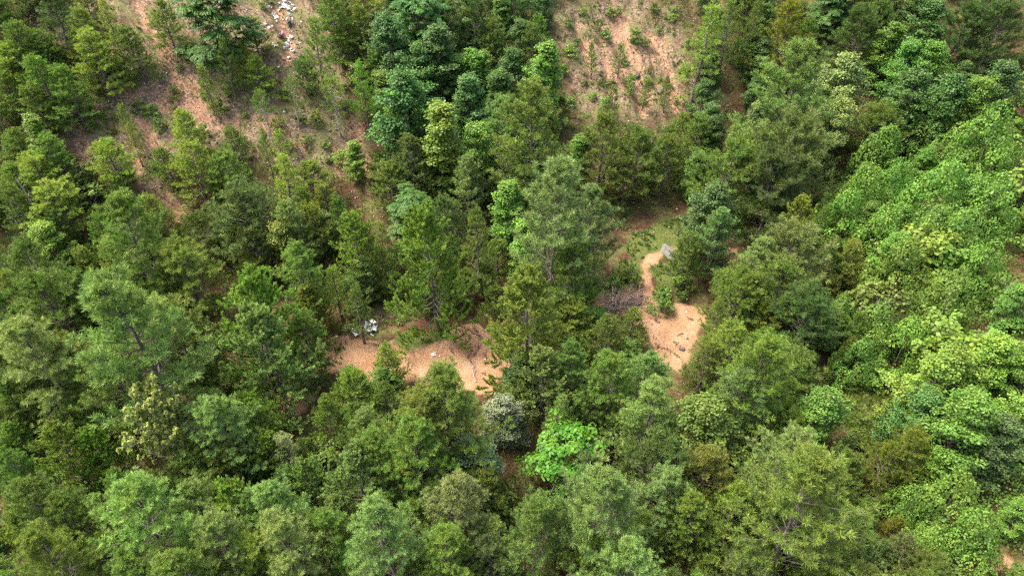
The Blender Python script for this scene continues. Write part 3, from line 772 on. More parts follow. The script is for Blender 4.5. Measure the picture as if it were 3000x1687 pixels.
ROWS = '''
V|130|-25|160|d|dark pine cut by the top edge, in the far upper corner above the olive pines
V|215|20|160|o|olive pine in the upper corner, beside the thin path over the scrub slope
V|25|55|150|g|fresh green pine on the side edge, highest of those along it
W|8|115|140|y|yellow-green pine on the side edge, under the fresh green one
V|245|72|190|y|yellow-green bushy pine uphill of the dark shadowed litter on the scrub slope
V|362|58|150|o|olive pine crossing the thin orange path on the scrub slope
N|297|0|70|y|slender yellowish pine at the top edge above the thin orange path
V|462|-15|140|o|olive pine at the top edge pressed against the frond-leaved tree
T|590|-40|215|u|blue-green tree of drooping fronds at the top edge, above the bright round shrub
V|85|145|170|g|shaggy green pine with drooping limbs near the side edge, upper corner
V|165|180|150|o|leaning olive pine with its pale bare trunk showing below
N|640|112|75|o|sparse thin pine with a grey trunk between gully and litter trail
V|705|128|100|y|pale yellow pine left of the spindly pine that stands by the litter trail
V|742|165|115|y|lime-tinged pine below the litter trail, broadest of the small ones there
V|732|55|105|o|olive pine just downhill of the white litter trail's upper end
N|582|178|60|b|bright green slim pine beside the orange gully head
X|760|262|68|o|lollipop-shaped small pine with a tall pale trunk on the open scrub slope
X|845|222|66|o|small pine on a thin grey stem, next along the slope from the lollipop-shaped one
N|908|55|105|g|tall thin green pine with a pale trunk beside the white litter
V|965|-20|150|g|green pine at the top edge where the scrub slope meets the wooded draw
V|985|80|100|g|soft green pine at the wooded draw's edge, below one cut by the top edge
X|965|222|78|o|olive pine with a forked grey trunk near the narrow track into the draw
W|885|170|105|d|dense dark green pine among thin ones below the white litter
V|518|328|150|y|low spreading pine alone at the foot of the orange gully
V|672|360|110|o|round pine with dark shade beneath it, downhill of the lollipop-shaped pine
C|78|343|70|l|bright pale green cone-shaped tree by the side edge
U|425|290|52|b|bright green bush in the middle of the pale gravel strip
N|360|342|58|y|small yellow pine uphill of the rounded yellow-green pine
N|345|290|55|o|small olive pine at the edge of the pale gravel strip
W|300|408|155|y|rounded yellow-green pine on the slope with dry litter above it
V|545|412|180|y|large yellow-topped pine midway down the scrub slope
V|470|420|110|o|olive pine tucked against the yellow-topped large one
W|648|440|160|g|grass-green pine under the round one with dark shade
N|812|455|110|y|yellow-green pointed pine by the narrow bare gully near the draw
N|762|375|70|o|thin olive pine between two bare clay spots
N|800|390|75|y|thin yellowish pine just uphill of the pointed yellow-green one
W|903|480|110|o|olive pine leaning on the narrow track below the wooded draw
V|130|398|150|g|green pine behind the pale cone-shaped tree
W|70|448|170|y|light yellow-green broad pine downhill of the pale cone-shaped tree
V|15|385|90|o|brownish olive pine on the side edge beside the pale cone-shaped tree
W|150|528|160|y|yellow-green pine above two leaning grey trunks
V|15|545|120|o|dull olive pine on the side edge near the leaning grey trunks
P|320|568|195|g|round green pine next to the litter patch with leaning grey trunks
V|430|560|110|y|yellow-green pine beside the dry gully end
W|680|540|205|r|big grey-green pine with dark limbs in the middle of the sloping wood
C|635|655|52|u|small blue-green leafy tree wedged in shade below the big grey-green pine
P|838|588|130|p|pale green pine rising beside the yellow-green tall ones
W|748|658|145|o|muted olive pine beside the small blue-green leafy tree
V|920|590|130|y|yellow-green open pine facing the wooded draw
V|235|718|85|y|bright yellow-green pine tip downhill of the litter patch
W|512|708|180|y|olive-yellow wide pine with a dark leaning trunk
V|60|708|160|o|olive pine on the side edge below the bare litter patch
W|95|788|190|o|wide olive pine near the side edge with rusty shade under it
P|355|783|330|p|largest pale blue-green pine of the slope foot, broad and billowing
F|690|783|255|l|fan-shaped feathery pine, bright lime on its upright shoots
P|868|722|145|g|green pine with a yellowish crown tip behind the silver scrap heap
F|888|828|120|y|slim feathery pine between the fan-shaped one and the dark wood
F|748|900|235|t|wide feathery pine with pale ropy limbs, lowest before the clearing's end
P|55|925|215|p|pale green pine cut by the side edge, halfway down the frame
W|482|888|230|o|large olive pine before the billowing pale blue-green one
P|300|985|200|o|green-olive pine between side-edge pines and the half-bare tree
V|150|985|190|o|dim olive pine beyond the half-bare tree toward the side edge
V|875|925|150|g|green pine by the orange end of the clearing
N|972|788|75|y|narrow yellow-tipped pine behind the silver scrap heap
W|45|1065|170|o|shaded olive pine at the side edge behind lime feathery ones
W|215|1080|180|o|olive pine just behind the half-bare tree's limbs
F|1025|618|160|y|yellow-green feathery pine on the edge of the dark draw
T|1200|560|165|u|blue-green frond-leaved tree above the big drooping feathery pine
F|1250|608|250|y|tall feathery pine with long drooping limbs standing over the weedy bank
N|1402|608|120|o|tall narrow pine with its straight dark trunk showing, between feathery ones
V|1312|565|130|r|grey-olive pine behind the tall drooping feathery one
C|1497|530|95|l|glowing yellow-green upright tree in the centre
C|1535|650|85|l|lower glowing yellow-green tree leaning against the upright one
P|1645|472|265|p|big rounded pale green pine uphill of the brush pile
P|1745|545|150|r|grey-green pine filling the shoulder of the big rounded pale one
P|1700|690|165|g|green pine overhanging the brush pile
F|1552|768|265|y|broad feathery pine spreading over the clearing's edge beside the brush pile
M|1700|845|150|b|saturated green broadleaf hidden behind the broad feathery pine
W|1682|882|130|y|yellow-olive pine in front of the saturated green broadleaf
V|1785|925|140|o|olive green pine below the brush pile
V|1858|905|95|y|fresh yellow-green pine at the brush pile's foot, touching the clay
N|1118|718|68|o|small pointed pine standing just uphill of the silver scrap heap
N|1035|835|85|o|dusky narrow pine above the scattered litter near the silver heap
V|1125|1012|110|y|yellow-green airy pine between the two halves of the orange clearing
P|1285|1050|245|g|pine with separate dark tufted tips standing against the orange clay
V|1030|1085|140|y|yellow-green pine with a dark stem before the clearing
C|1520|1022|85|u|small blue-green leafy tree at the clearing's narrow end
F|1595|1030|170|t|pale ropy feathery pine between the two clearings
P|1690|1008|140|g|bright-tipped green pine, first of the row below the track
P|1812|1025|165|g|green pine, middle of the row along the clearing's lower side
P|1905|1022|140|p|pale green pine ending the row below the long clay track
P|2112|615|120|p|pale pointed pine with bare stems beside the pale rock slab
V|2022|685|120|o|dense olive pine whose trunk base stands in reddish litter
P|2235|690|125|p|pale green bushy pine just past the small orange bare patch
W|2330|638|210|r|broad grey-olive pine at the foot of the vine bank
F|2368|580|140|y|feathery yellowish pine peeking from the edge of the vine bank
W|2175|798|170|o|wide olive pine beside the clay track's end
W|2312|755|190|o|olive pine between the track and the vine bank
V|2150|935|160|y|yellow-green pine low beside the clay track
W|2268|888|120|y|yellowish pine rising beyond the low yellow-green one
W|2385|850|190|d|dark pine with shaded limbs against the vine bank
P|2250|990|220|o|mossy green wide pine below the dark one of the vine bank
V|2075|1015|125|o|olive pine crowding the point where the clay track ends
W|2345|1030|170|o|dusky olive pine next to the weedy hollow
P|2195|1085|180|r|grey-green pine above the mixed leafy crown
V|1050|10|130|o|olive pine cut by the top edge beside the dark fronds of the draw
N|1052|178|85|b|bright slim pine on the draw's rim
T|1215|-15|185|u|dark blue-green tree with layered fronds at the top of the draw
B|1128|40|120|u|dark leafy tree at the draw's upper rim
W|1300|-20|130|r|grey-brown thinning pine cut by the top edge
V|1388|-5|130|d|deep green pine at the top edge over the draw
V|1445|50|110|g|green pine at the top edge between draw and eroded bank
C|1265|75|110|u|tall blue-green upright tree in the deepest part of the draw
B|1222|125|110|u|dark round-headed tree under the tall blue-green upright one
B|1195|205|165|u|wide dark leafy tree on the draw's rim with reddish shoots
C|1382|150|85|k|lighter green upright tree deep in the draw
C|1432|162|80|k|light green upright tree, twin of the lighter one in the draw
C|1367|222|100|u|bluish cone-shaped tree in the middle of the draw
C|1472|212|82|u|dark cone-shaped tree at the draw's upper side, near the bank
B|1502|150|95|u|dark leafy tree with a rusty top near the eroded bank
C|1318|160|70|k|small light green tree under the dark round-headed one
V|1562|65|95|g|green pine bordering the eroded bank's upper edge
C|1588|128|105|b|bright green leafy tree bordering the eroded bank
P|1592|238|215|g|massive dark green pine between the draw and the eroded bank
P|1480|282|125|p|tall bluish pine standing over the draw
C|1275|298|130|l|tall sunny yellow-green tree, most striking of the draw
C|1130|210|75|b|bright green leafy tree at the draw's outer rim
C|1185|272|85|b|bright leafy tree just uphill of the tall sunny one
B|1405|358|125|k|light green leafy tree downhill of the tall bluish pine
C|1552|403|100|b|bright green cone-shaped tree above the grey dead tree
C|1690|398|68|b|narrow bright green tree rising behind the big rounded pale pine
P|1772|330|130|o|soft olive pine below the eroded bank
W|1882|375|150|o|yellowish olive pine over the shaded end of the grassy track
W|1962|395|120|o|yellowish olive pine, second over the grassy track's shaded end
D|1478|448|88|d|grey leafless dead tree in the centre of the wood
P|1372|462|120|p|pale pine in front of the tall sunny yellow-green tree
P|1200|395|115|r|grey-green pine on the near side of the tall sunny tree
W|1135|470|110|o|olive pine at the mouth of the draw
C|1028|408|55|l|slim bright cone-shaped tree on the bare narrow track
W|1105|440|80|g|thin green pine by the bare narrow track into the draw
N|2078|0|110|y|tall yellow-green pine at the eroded bank's far rim
N|2150|5|80|o|spindly olive pine at the top edge beyond the eroded bank
N|2212|-5|85|o|thin olive pine with a long bare pale trunk under it
P|2322|-8|125|c|golden yellow-green pine at the top edge
T|2455|-35|130|u|bluish frond-leaved crown cut by the top edge past the golden pine
W|2550|15|140|d|dark pine at the top edge in deep shade
C|2610|62|85|k|light cone-shaped tree in front of the dark upper wood
C|2748|8|95|u|tall blue-green cone-shaped tree near the upper far corner
W|2850|-5|150|d|dark pine by the upper far corner
W|2955|5|150|d|dark pine filling the upper far corner
P|2372|122|245|r|large grey-green pine beside the pale creamy tree
C|2268|188|55|e|pale vine-wrapped column in front of the large grey-green pine
C|2230|290|55|e|pale leafy streak below the vine-wrapped column
B|2490|162|140|e|pale creamy-green tree, palest leafy crown of the upper wood
B|2455|290|120|e|creamy-green lower crown under the palest leafy tree
B|2682|118|105|k|green leafy tree downhill of the light cone-shaped one
B|2762|128|105|k|leafy tree below the tall blue-green cone, with lighter leaves
B|2690|205|130|u|dark leafy crown in the gap above the vine mounds
B|2800|215|130|u|deep green leafy crown beside a black shadow pocket
B|2885|228|120|k|green leafy crown uphill of the draped vine hillside
B|2968|180|120|u|blue-green leafy tree on the far side edge, upper part
W|2600|298|140|o|olive pine half swallowed by vines
W|2155|385|200|o|dull olive pine in the dark group above the grassy track
W|2330|328|250|r|very wide dark grey-olive pine under the large grey-green one
W|2300|440|210|d|dark pine overhanging the deep shade beyond the track
B|2095|545|130|u|blue-green leafy tree at the shaded end of the grassy track
C|2212|378|58|b|small bright green tree in the dark pine group
V|2010|325|75|y|yellow small pine at the foot of the eroded bank
V|2060|330|110|o|olive pine at the foot of the eroded bank beside the yellow small one
V|1838|455|110|o|olive pine between the big rounded pale pine and the grassy track
C|2242|858|38|l|light green leafy sprig poking from olive pines
B|2802|1015|165|l|bright yellow-green broad tree below the vine bank
B|2975|995|150|l|bright yellow-green tree on the far side edge below the grey vine tangle
Y|415|1115|260|z|half-bare broadleaf with pale twisting limbs and yellow leaf tufts
P|615|1165|190|p|rounded fresh green pine next to the half-bare tree
W|722|1168|145|y|yellow-grey pine in front of the red soil gap
F|140|1250|175|y|yellow-green feathery pine near the side edge, before the half-bare tree
F|255|1265|140|l|lime feathery pine with drooping shoots just before the half-bare tree
F|762|1260|130|l|bright lime feathery pine above the silvery thin pine
N|826|1275|90|s|silvery thin pine with a bare stem
F|872|1350|125|t|pale feathery small pine below the silvery thin one
M|92|1258|90|b|small bright green leafy tree by the side edge
P|340|1400|255|p|wide pale blue-green pine, big billow nearest the lower corner
P|458|1392|110|p|small pale pine topknot rising behind the big billow
F|682|1415|180|y|bright feathery pine fanning out between rounded pale ones
P|560|1410|150|p|pale green pine with a topknot beside the fanning feathery one
P|800|1425|175|p|grey-green rounded pine under the pale feathery small one
P|48|1405|170|g|dark green pine on the side edge above yellow-tipped crown
P|165|1450|150|g|deep green pine behind the yellow-tipped crown
P|85|1552|210|o|yellow-tipped pine filling the lower corner
P|600|1505|200|p|pale rounded pine in the second row from the bottom
P|822|1525|200|p|pale pine with upright candles near the bottom edge
P|935|1475|150|g|darker green pine with light tips beside the candled pale one
P|492|1605|210|g|light-tipped green pine on the bottom edge
F|18|1485|130|l|lime feathery pine on the side edge above the yellow-tipped crown
P|720|1570|150|y|yellow-candled small pine on the bottom edge
P|345|1625|160|g|green pine on the bottom edge below the big billow
W|410|1395|130|o|shaded olive pine between half-bare tree and big billow
W|640|1310|160|o|olive pine in the hollow in front of the rounded fresh green one
P|1072|1190|130|p|pale pine tip in front of the yellow-green ones
P|1232|1140|215|o|dark olive pine in front of the tufted pine by the clay
P|1200|1208|215|g|green bushy pine left of the silvery leafed trees
P|1112|1262|165|g|medium green pine in front of the pale pine tip
P|1238|1312|110|p|short pale pine alone in a dark gap
S|1490|1155|140|s|silver-leaved tree, taller one, over the bright green tree
S|1380|1300|170|s|rounded silver-green leafy tree beside the dark gap
N|1632|1170|90|t|pale dying pine tip against the bright green broadleaf
M|1640|1272|250|m|brilliant green broadleaf with flat layered sprays, brightest of all
F|1030|1310|185|t|pale ropy-limbed pine in front of the medium green ones
P|1432|1370|120|o|columnar olive pine between silver-green and brilliant green trees
P|1322|1410|200|p|rounded light green pine in front of the silver-green leafy tree
P|1140|1482|240|p|pale pine with spiky candles, large, on the bottom rows
P|1275|1560|180|g|green pine beside the pale spiky one on the bottom edge
P|1440|1515|120|p|small light-tipped pine in front of the black gap
P|1580|1475|205|g|dome-shaped green pine under the brilliant broadleaf
P|1800|1360|265|p|huge pale billowing pine beside the brilliant broadleaf
P|1955|1375|160|p|pale pine shoulder joined to the huge billowing one
S|1682|1405|120|s|dark silvery shrub-like tree squeezed under the brilliant broadleaf
W|1735|1125|150|d|dark pine with black stems before the sandy gap
P|1925|1125|190|p|pale pine with exposed grey twigs below the clay track
W|1905|1258|220|d|shadowed dark pine behind the huge billowing pale one
P|1855|1590|220|p|light green pine on the bottom edge under the huge billowing one
P|1760|1560|150|o|olive pine on the bottom edge beside the dome-shaped one
W|1995|1465|150|o|olive pine with grey twigs at the bottom, past the huge pale one
B|2075|1180|180|g|mixed leafy crown with blue-green and yellowish leaves
S|2215|1200|110|s|small silver-leaved tree next to the mixed leafy crown
P|2312|1255|195|p|pale blue-green pine in front of the weedy hollow
P|2072|1300|165|o|olive green pine under the mixed leafy crown
P|2410|1345|320|o|enormous open pine with yellow candles over pale rocks, largest crown of the picture
P|2165|1420|150|o|olive pine leaning on the enormous candled one
B|2050|1418|80|l|small yellow leafy bush between olive pines
P|2045|1455|150|o|olive pine by the bottom with a white stem below it
B|2425|1135|140|k|yellowish leafy thicket at the rim of the weedy hollow
V|2690|1262|170|c|dark golden cedar-like tree beside the weedy hollow
V|2620|1310|150|c|second golden cedar-like tree, lower than its neighbour
B|2722|1145|135|u|dark leafy tree behind the golden cedar-like pair
B|2882|1155|180|k|light leafy tree above the vine mounds of the lower corner
B|2965|1230|140|u|deep green leafy tree on the far side edge, lower part
B|2772|1330|100|l|small light green tree touching the golden cedar-like pair
V|2640|1525|85|c|dark cedar in the shade beside the enormous candled pine
'''
KROWS = '''
2505|545|210|vine-swallowed tree nearest the grey-olive pines, with a dark hollow below
2612|600|190|vine-draped mound with open shade under its skirt
2742|290|180|vine-covered crown with a pinkish top below the upper wood
2962|300|260|long draped vine ridge on the far side edge, palest and highest
2858|345|210|vine-covered shoulder running down from the draped ridge
2690|700|240|domed vine mound standing clear in the middle of the vine bank
2565|475|200|vine-covered tree above the dark hollow
2482|860|165|blue-green vine column hanging at the bank's lower front
2602|880|190|vine-covered clump around a black hole
2742|620|180|low vine hump behind the domed mound
2862|600|210|broad vine hump on the upper slope of the bank
2792|465|230|vine-covered crown at the foot of the long draped ridge
2945|510|210|vine mass on the far side edge under the draped ridge
2935|700|190|yellowish vine hump on the far side edge
2822|800|210|flat vine hump above the grey tangle
2542|990|165|drooping vine clump above the weedy hollow
2690|930|180|vine clump stepping down toward the bright yellow-green tree
2855|1385|265|big leafy vine mound in the lower corner
2885|1500|255|pale leafy vine mound lowest toward the bottom edge
2695|1435|170|vine-covered small tree against the golden cedars
2765|1560|210|vine mound spilling to the bottom edge beside the enormous pine
2625|365|190|vine-covered olive crown below the creamy-green tree
2652|470|180|vine-wrapped tree between creamy-green crown and the bank
'''
for row in ROWS.strip().split('\n'):
    k, x, y, w, c, lab = row.split('|')
    plant(k, float(x), float(y), float(w), c, lab)
for row in KROWS.strip().split('\n'):
    x, y, w, lab = row.split('|')
    plant('K', float(x), float(y), float(w), 'k', lab, 'trees buried under climbing vines')
# the two leaning grey trunks on the litter patch
# low shrubs and seedlings
SHRUBS = {
    'low green shrub dotted over the scrub slope below the white litter': ('shrubs on the scrub slope', 'y', 40,
        [(500, 250), (440, 350), (385, 310), (470, 300), (600, 260), (630, 300), (575, 235), (690, 240), (660, 280), (815, 330), (930, 330), (880, 350), (905, 385), (720, 330), (690, 410), (600, 385), (560, 360), (860, 420),
         (275, 330), (245, 350), (310, 340), (155, 355), (440, 480), (480, 520), (350, 520), (520, 205), (620, 60), (680, 30), (760, 30), (600, 130), (560, 140), (790, 220), (830, 280), (940, 420), (985, 440), (955, 480), (1010, 300), (1000, 250), (330, 110), (270, 120)]),
    'small light green shrub on the eroded orange bank': ('shrubs on the eroded bank', 'l', 33,
        [(1870, 85), (1835, 165), (1895, 130), (1840, 225), (1760, 90), (1735, 70), (1690, 120), (1670, 150), (1790, 245), (1750, 270), (1900, 210), (1945, 225), (1830, 255), (1780, 25), (1830, 20), (1910, 20), (1950, 60), (1990, 30), (1700, 20), (1660, 60),
         (2010, 130), (2020, 180), (1980, 250), (2000, 285), (1880, 290), (1700, 240), (1690, 300), (1760, 320), (1650, 200), (1920, 90)]),
    'low bush in the weedy hollow under the vine bank': ('bushes of the weedy hollow', 'l', 70,
        [(2510, 1110), (2570, 1090), (2630, 1120), (2490, 1190), (2540, 1230), (2600, 1210), (2650, 1200), (2510, 1290), (2560, 1310), (2450, 1220)]),
    'dark green low bush beside the grassy track': ('bushes beside the grassy track', 'g', 62,
        [(1945, 838), (1995, 830), (1925, 850), (1968, 856), (1815, 800), (1845, 785), (1800, 820)]),
}
for lab, (grp, c, w, pts) in SHRUBS.items():
    for x, y in pts:
        plant('U', x + trng.normal() * 14, y - 12 + trng.normal() * 9, w * trng.uniform(0.5, 1.5), c if trng.random() < 0.7 else 'g', lab, grp)
for i, (x, y, w) in enumerate([(1742, 105, 42), (1800, 250, 40), (1895, 215, 36), (1962, 205, 44), (1820, 120, 38)]):
    plant('N', x, y, w, 'o', ['thin pine sapling with a charred black foot on the eroded bank', 'pine sapling low on the eroded bank amid light shrubs', 'pine sapling between two orange washouts of the eroded bank',
          'pine sapling at the far side of the eroded bank', 'pine sapling on the widest orange washout'][i], 'saplings on the eroded bank')

for x, y, w, c in [(1165, 715, 80, 'd'), (1215, 770, 90, 'g'), (1330, 725, 85, 'd'), (1365, 785, 80, 'o'), (1150, 800, 80, 'g'), (1300, 810, 80, 'd'), (1420, 770, 85, 'g'), (1445, 840, 80, 'o'), (1245, 850, 70, 'd'), (1190, 640, 80, 'd'), (1455, 700, 90, 'g'), (1340, 860, 60, 'd')]:
    plant('W', x, y, w, c, 'dusky young pine in the shade behind the tall drooping feathery pine', 'dusky young pines behind the clearing', young=True)
# ------------------------------------------------------------------ younger trees between the larger crowns
def in_img(px, py, poly):
    return poly_sd(np.array([px], float), np.array([py], float), np.array(poly, float))[0] < 0
OPEN_IMG = [
    [(240, -60), (400, -60), (980, 0), (1000, 250), (1120, 570), (1000, 500), (900, 520), (620, 450), (510, 490), (540, 660), (450, 640), (390, 490), (170, 420), (190, 300), (330, 200)],
    [(1600, 60), (1800, -20), (1990, 30), (2060, 330), (1900, 330), (1700, 330), (1640, 150)],
    [(80, 640), (215, 640), (215, 790), (130, 780)],
]
VIEW_IMG = [
    [(930, 940), (1470, 935), (1500, 1130), (1400, 1130), (1200, 1080), (960, 1080), (900, 1000)],
    [(1740, 810), (1850, 650), (2020, 600), (2110, 660), (2100, 720), (2090, 960), (2000, 1100), (1900, 1010), (1740, 940)],
    [(2130, 720), (2190, 720), (2190, 780), (2130, 780)],
    [(790, 1150), (930, 1150), (930, 1220), (790, 1220)],
    [(1520, 1440), (1640, 1440), (1600, 1500), (1500, 1510)],
    [(2440, 1080), (2700, 1080), (2720, 1240), (2560, 1340), (2440, 1260)],
    [(2800, 1600), (3000, 1560), (3000, 1687), (2800, 1687)],
    [(2150, 600), (2260, 600), (2260, 700), (2150, 700)],
    [(230, 1130), (540, 1130), (540, 1330), (400, 1400), (250, 1330)],
    [(1435, 440), (1520, 440), (1520, 570), (1440, 570)],
    [(1350, 1150), (1570, 1150), (1560, 1330), (1450, 1440), (1300, 1420)],
    [(1500, 1260), (1790, 1260), (1790, 1440), (1520, 1470)],
    [(1130, 620), (1380, 620), (1380, 950), (1130, 950)], [(1430, 780), (1680, 780), (1680, 1000), (1430, 1000)],
    [(590, 780), (860, 780), (860, 1120), (620, 1120)], [(2420, 170), (2560, 170), (2560, 430), (2430, 430)], [(1440, 540), (1580, 540), (1580, 760), (1450, 760)], [(1210, 310), (1350, 310), (1350, 540), (1220, 540)],
]
frng = np.random.default_rng(77)
tries = []
for gy_ in range(-160, 1960, 40):
    for gx_ in range(-330, 3331, 50):
        tries.append((gx_ + frng.uniform(-26, 26), gy_ + frng.uniform(-20, 20)))
frng.shuffle(tries)
FILL = {'slope': ('VWV', 'oyog', 'young pine half hidden among the thicker pines of the scrub slope'),
        'draw': ('BWC', 'udgk', 'young leafy tree deep between the taller trees of the draw'),
        'low': ('PWPV', 'gopgr', 'young pine half hidden between the big rounded crowns below the clearing'),
        'mid': ('WVPN', 'ogyg', 'young pine crowded in between the larger pines around the clearings'),
        'upper': ('WBV', 'dogu', 'young tree in the deep shade of the upper wood past the eroded bank'),
        'vine': ('BUB', 'kkgl', 'leafy shrub smothered in vines between the vine mounds')}
n_fill = n_pine = 0
for px, py in tries:
    if n_fill >= 520: break
    if not (-120 < px < 3120 and -110 < py < 1800) and frng.random() < 0.6: continue
    if any(in_img(px, py, p) for p in OPEN_IMG + VIEW_IMG): continue
    h = frng.uniform(2.4, 5.4)
    p = hit(px, py, h)
    bx, by = project(np.array((p[0], p[1], p[2])))
    if any(in_img(px + (bx - px) * f, py + (by - py) * f, q) for f in (0.35, 0.7, 1.0) for q in VIEW_IMG): continue
    if in_img(bx, by, OPEN_IMG[0]) or in_img(bx, by, OPEN_IMG[1]): continue
    if any((p[0] - a) ** 2 + (p[1] - b) ** 2 < (0.38 * r + 0.5) ** 2 for a, b, r, hh, kk in PLACED if kk != 'U'): continue
    if poly_sd(np.array([p[0]]), np.array([p[1]]), KUDZU)[0] < 0 or poly_sd(np.array([p[0]]), np.array([p[1]]), VINES)[0] < 0: zone = 'vine'
    elif 1080 < px < 1650 and py < 520: zone = 'draw'
    elif px > 1950 and py < 480: zone = 'upper'
    elif py < 560 and px < 1080: zone = 'slope'
    elif py > 1120: zone = 'low'
    else: zone = 'mid'
    kinds, cols, lab = FILL[zone]
    kd = kinds[frng.integers(len(kinds))]
    if zone == 'vine' and frng.random() < 0.6: continue
    rt = RATIO[kd] * 0.95
    if kd in 'VWPN' and n_pine >= 295: kd = 'B' if zone in ('draw', 'upper', 'mid') else 'U'
    if kd in 'VWPN': n_pine += 1
    wpx = h / rt * FPX / dist_of(p + np.array((0, 0, h * 0.6)))
    plant(kd, px, py, wpx, cols[frng.integers(len(cols))], lab, 'understorey: ' + zone, young=True)
    n_fill += 1
print('fill', n_fill, {k: sum(1 for t in PLACED if t[4] == k) for k in PROTO}, {k: [len(w[1].polygons) if w[1] else 0 for w in v] for k, v in PROTO.items()})

# ------------------------------------------------------------------ cover nobody could count
def stuff_obj(name, geo, mat, colour, label):
    o = mesh_obj(name, geo.mesh(name, mat)); o.color = (*colour, 1)
    return tag(o, label, 'ground cover', kind='stuff')
srng = np.random.default_rng(5)

def vine_cover():
    g = Geo()
    for poly, n in ((KUDZU, 1150), (VINES, 300)):
        lo, hi = np.maximum(poly.min(0), (-60, 8)), np.minimum(poly.max(0), (60, 100))
        x = srng.uniform(lo[0], hi[0], n * 2); y = srng.uniform(lo[1], hi[1], n * 2)
        k = (poly_sd(x, y, poly) + 1.5 * vnoise(x, y, 1.5, 21) < 0) & (np.arange(n * 2) < n * 2)
        k &= vnoise(x, y, 2.4, 29) + 0.5 * vnoise(x, y, 1.0, 30) < 0.27
        x, y = x[k], y[k]
        rad = 0.35 + 0.75 * srng.random(len(x)) ** 1.6
        lift = np.clip(0.1 + 2.8 * vnoise(x, y, 3.4, 22) + 0.8 * vnoise(x, y, 1.4, 24) + 0.4 * srng.random(len(x)), 0, 1.5)
        C = np.stack([x, y, ground_z(x, y) + lift], 1)
        lobe_leaves(g, srng, C, rad, 0.7, 88, 0.12, 0.0, 0.36 + 0.7 * vnoise(x, y, 4.0, 26) + srng.normal(size=len(x)) * 0.17)
    return g
stuff_obj('vine_carpet', vine_cover(), M_VINE, COL['k'], 'green carpet of climbing vines spread over the bank')

def blades(polys, n, hgt, seed):
    g = Geo(); r = np.random.default_rng(seed)
    for poly in polys:
        lo, hi = poly.min(0), poly.max(0)
        m = int(n * np.prod(hi - lo))
        x = r.uniform(lo[0], hi[0], m); y = r.uniform(lo[1], hi[1], m)
        k = (poly_sd(x, y, poly) + 1.2 * vnoise(x, y, 0.8, 31) < 0) & (vnoise(x, y, 1.9, seed) + 0.6 * vnoise(x, y, 0.6, seed + 1) > -0.12)
        x, y = x[k], y[k]
        P = np.stack([x, y, ground_z(x, y)], 1)
        D = np.tile((0, 0, 1.0), (len(x), 1)) + r.normal(size=(len(x), 3)) * 0.25
        g.tufts(r, P, D, hgt * (1 + 1.2 * vnoise(x, y, 0.7, 33)) * r.uniform(0.6, 1.3, len(x)), 9, 0.05, 0.75, 0.035, 0.4 + 0.6 * vnoise(x, y, 0.9, 32), back=0.05)
    return g
stuff_obj('grass', blades(GRASS[:6], 20, 0.24, 41), M_LEAF, (.075, .17, .025), 'bright green grass growing in patches beside the bare clay')
stuff_obj('tall_weeds', blades(GRASS[6:], 16, 0.75, 42), M_LEAF, (.135, .185, .035), 'tall yellowish weeds filling the hollow under the vine bank')

stuff_obj('dry_grass', blades([OPEN_GROUND[0]], 5.0, 0.3, 43), M_LEAF, (.20, .165, .085), 'straw coloured dry grass tufts over the scrub slope')
stuff_obj('dry_weeds', blades([OPEN_GROUND[1]], 6.0, 0.3, 44), M_LEAF, (.19, .165, .075), 'dry weed tufts over the eroded orange bank')
stuff_obj('green_weeds', blades(OPEN_GROUND, 2.2, 0.34, 45), M_LEAF, (.13, .165, .035), 'thin green weeds sprouting among the dry grass')

def undergrowth(n, seed, lo_d, needles):
    r = np.random.default_rng(seed); g = Geo()
    x = r.uniform(-52, 56, n); y = r.uniform(13, 96, n)
    px, py = project(np.stack([x, y, base_z(x, y)], 1))
    so, cu, gr, ro = ground_masks(x, y)
    op = np.zeros(n, bool)
    for q in OPEN_IMG: op |= poly_sd(px, py, np.array(q, float)) < 0
    vw = np.zeros(n, bool)
    for q in VIEW_IMG[:3]: vw |= poly_sd(px, py, np.array(q, float)) < 0
    keep = (so < 0.25) & (cu < 0.3) & (ro < 0.3) & (vnoise(x, y, 2.0, 51) + 0.5 * r.random(n) - 0.25 > np.where(op | vw, 0.16, -0.22))
    x, y, op = x[keep], y[keep], (op | vw)[keep]; m = len(x)
    z = ground_z(x, y); sc = r.uniform(0.5, 1.2, m) * np.where(op, 0.8, 1.7) * (1 + vnoise(x, y, 3.0, 52))
    if needles:
        k = 7
        off = r.normal(size=(m, k, 3)) * np.array((0.22, 0.22, 0.1)) * sc[:, None, None]
        P = np.stack([x, y, z], 1)[:, None] + off; P[..., 2] += 0.18 + np.abs(off[..., 2]) * 2
        D = off + np.array((0, 0, 0.4))
        g.tufts(r, P.reshape(-1, 3), D.reshape(-1, 3), 0.2, 12, 0.2, 1.2, 0.03, np.repeat(r.uniform(0.1, 0.7, m), k))
    else:
        k = 22
        off = unit(r.normal(size=(m, k, 3))) * r.random((m, k, 1)) ** 0.5 * np.array((0.42, 0.42, 0.28)) * sc[:, None, None]
        P = np.stack([x, y, z + 0.2 * sc], 1)[:, None] + off
        g.leaves(r, P.reshape(-1, 3), (off * 0.8 + np.array((0, 0, 0.6))).reshape(-1, 3), np.repeat(r.uniform(0.10, 0.19, m), k), np.repeat(r.uniform(0.1, 0.8, m), k), 0.5, 0.42, 0.2)
    return g
stuff_obj('undergrowth', undergrowth(14000, 61, 0, False), M_LEAF, (.075, .125, .028), 'low leafy undergrowth scattered over the forest floor')
stuff_obj('seedling_scrub', undergrowth(11000, 62, 0, True), M_NEEDLE, (.13, .135, .03), 'tiny olive pine seedlings and dry scrub on the slopes')

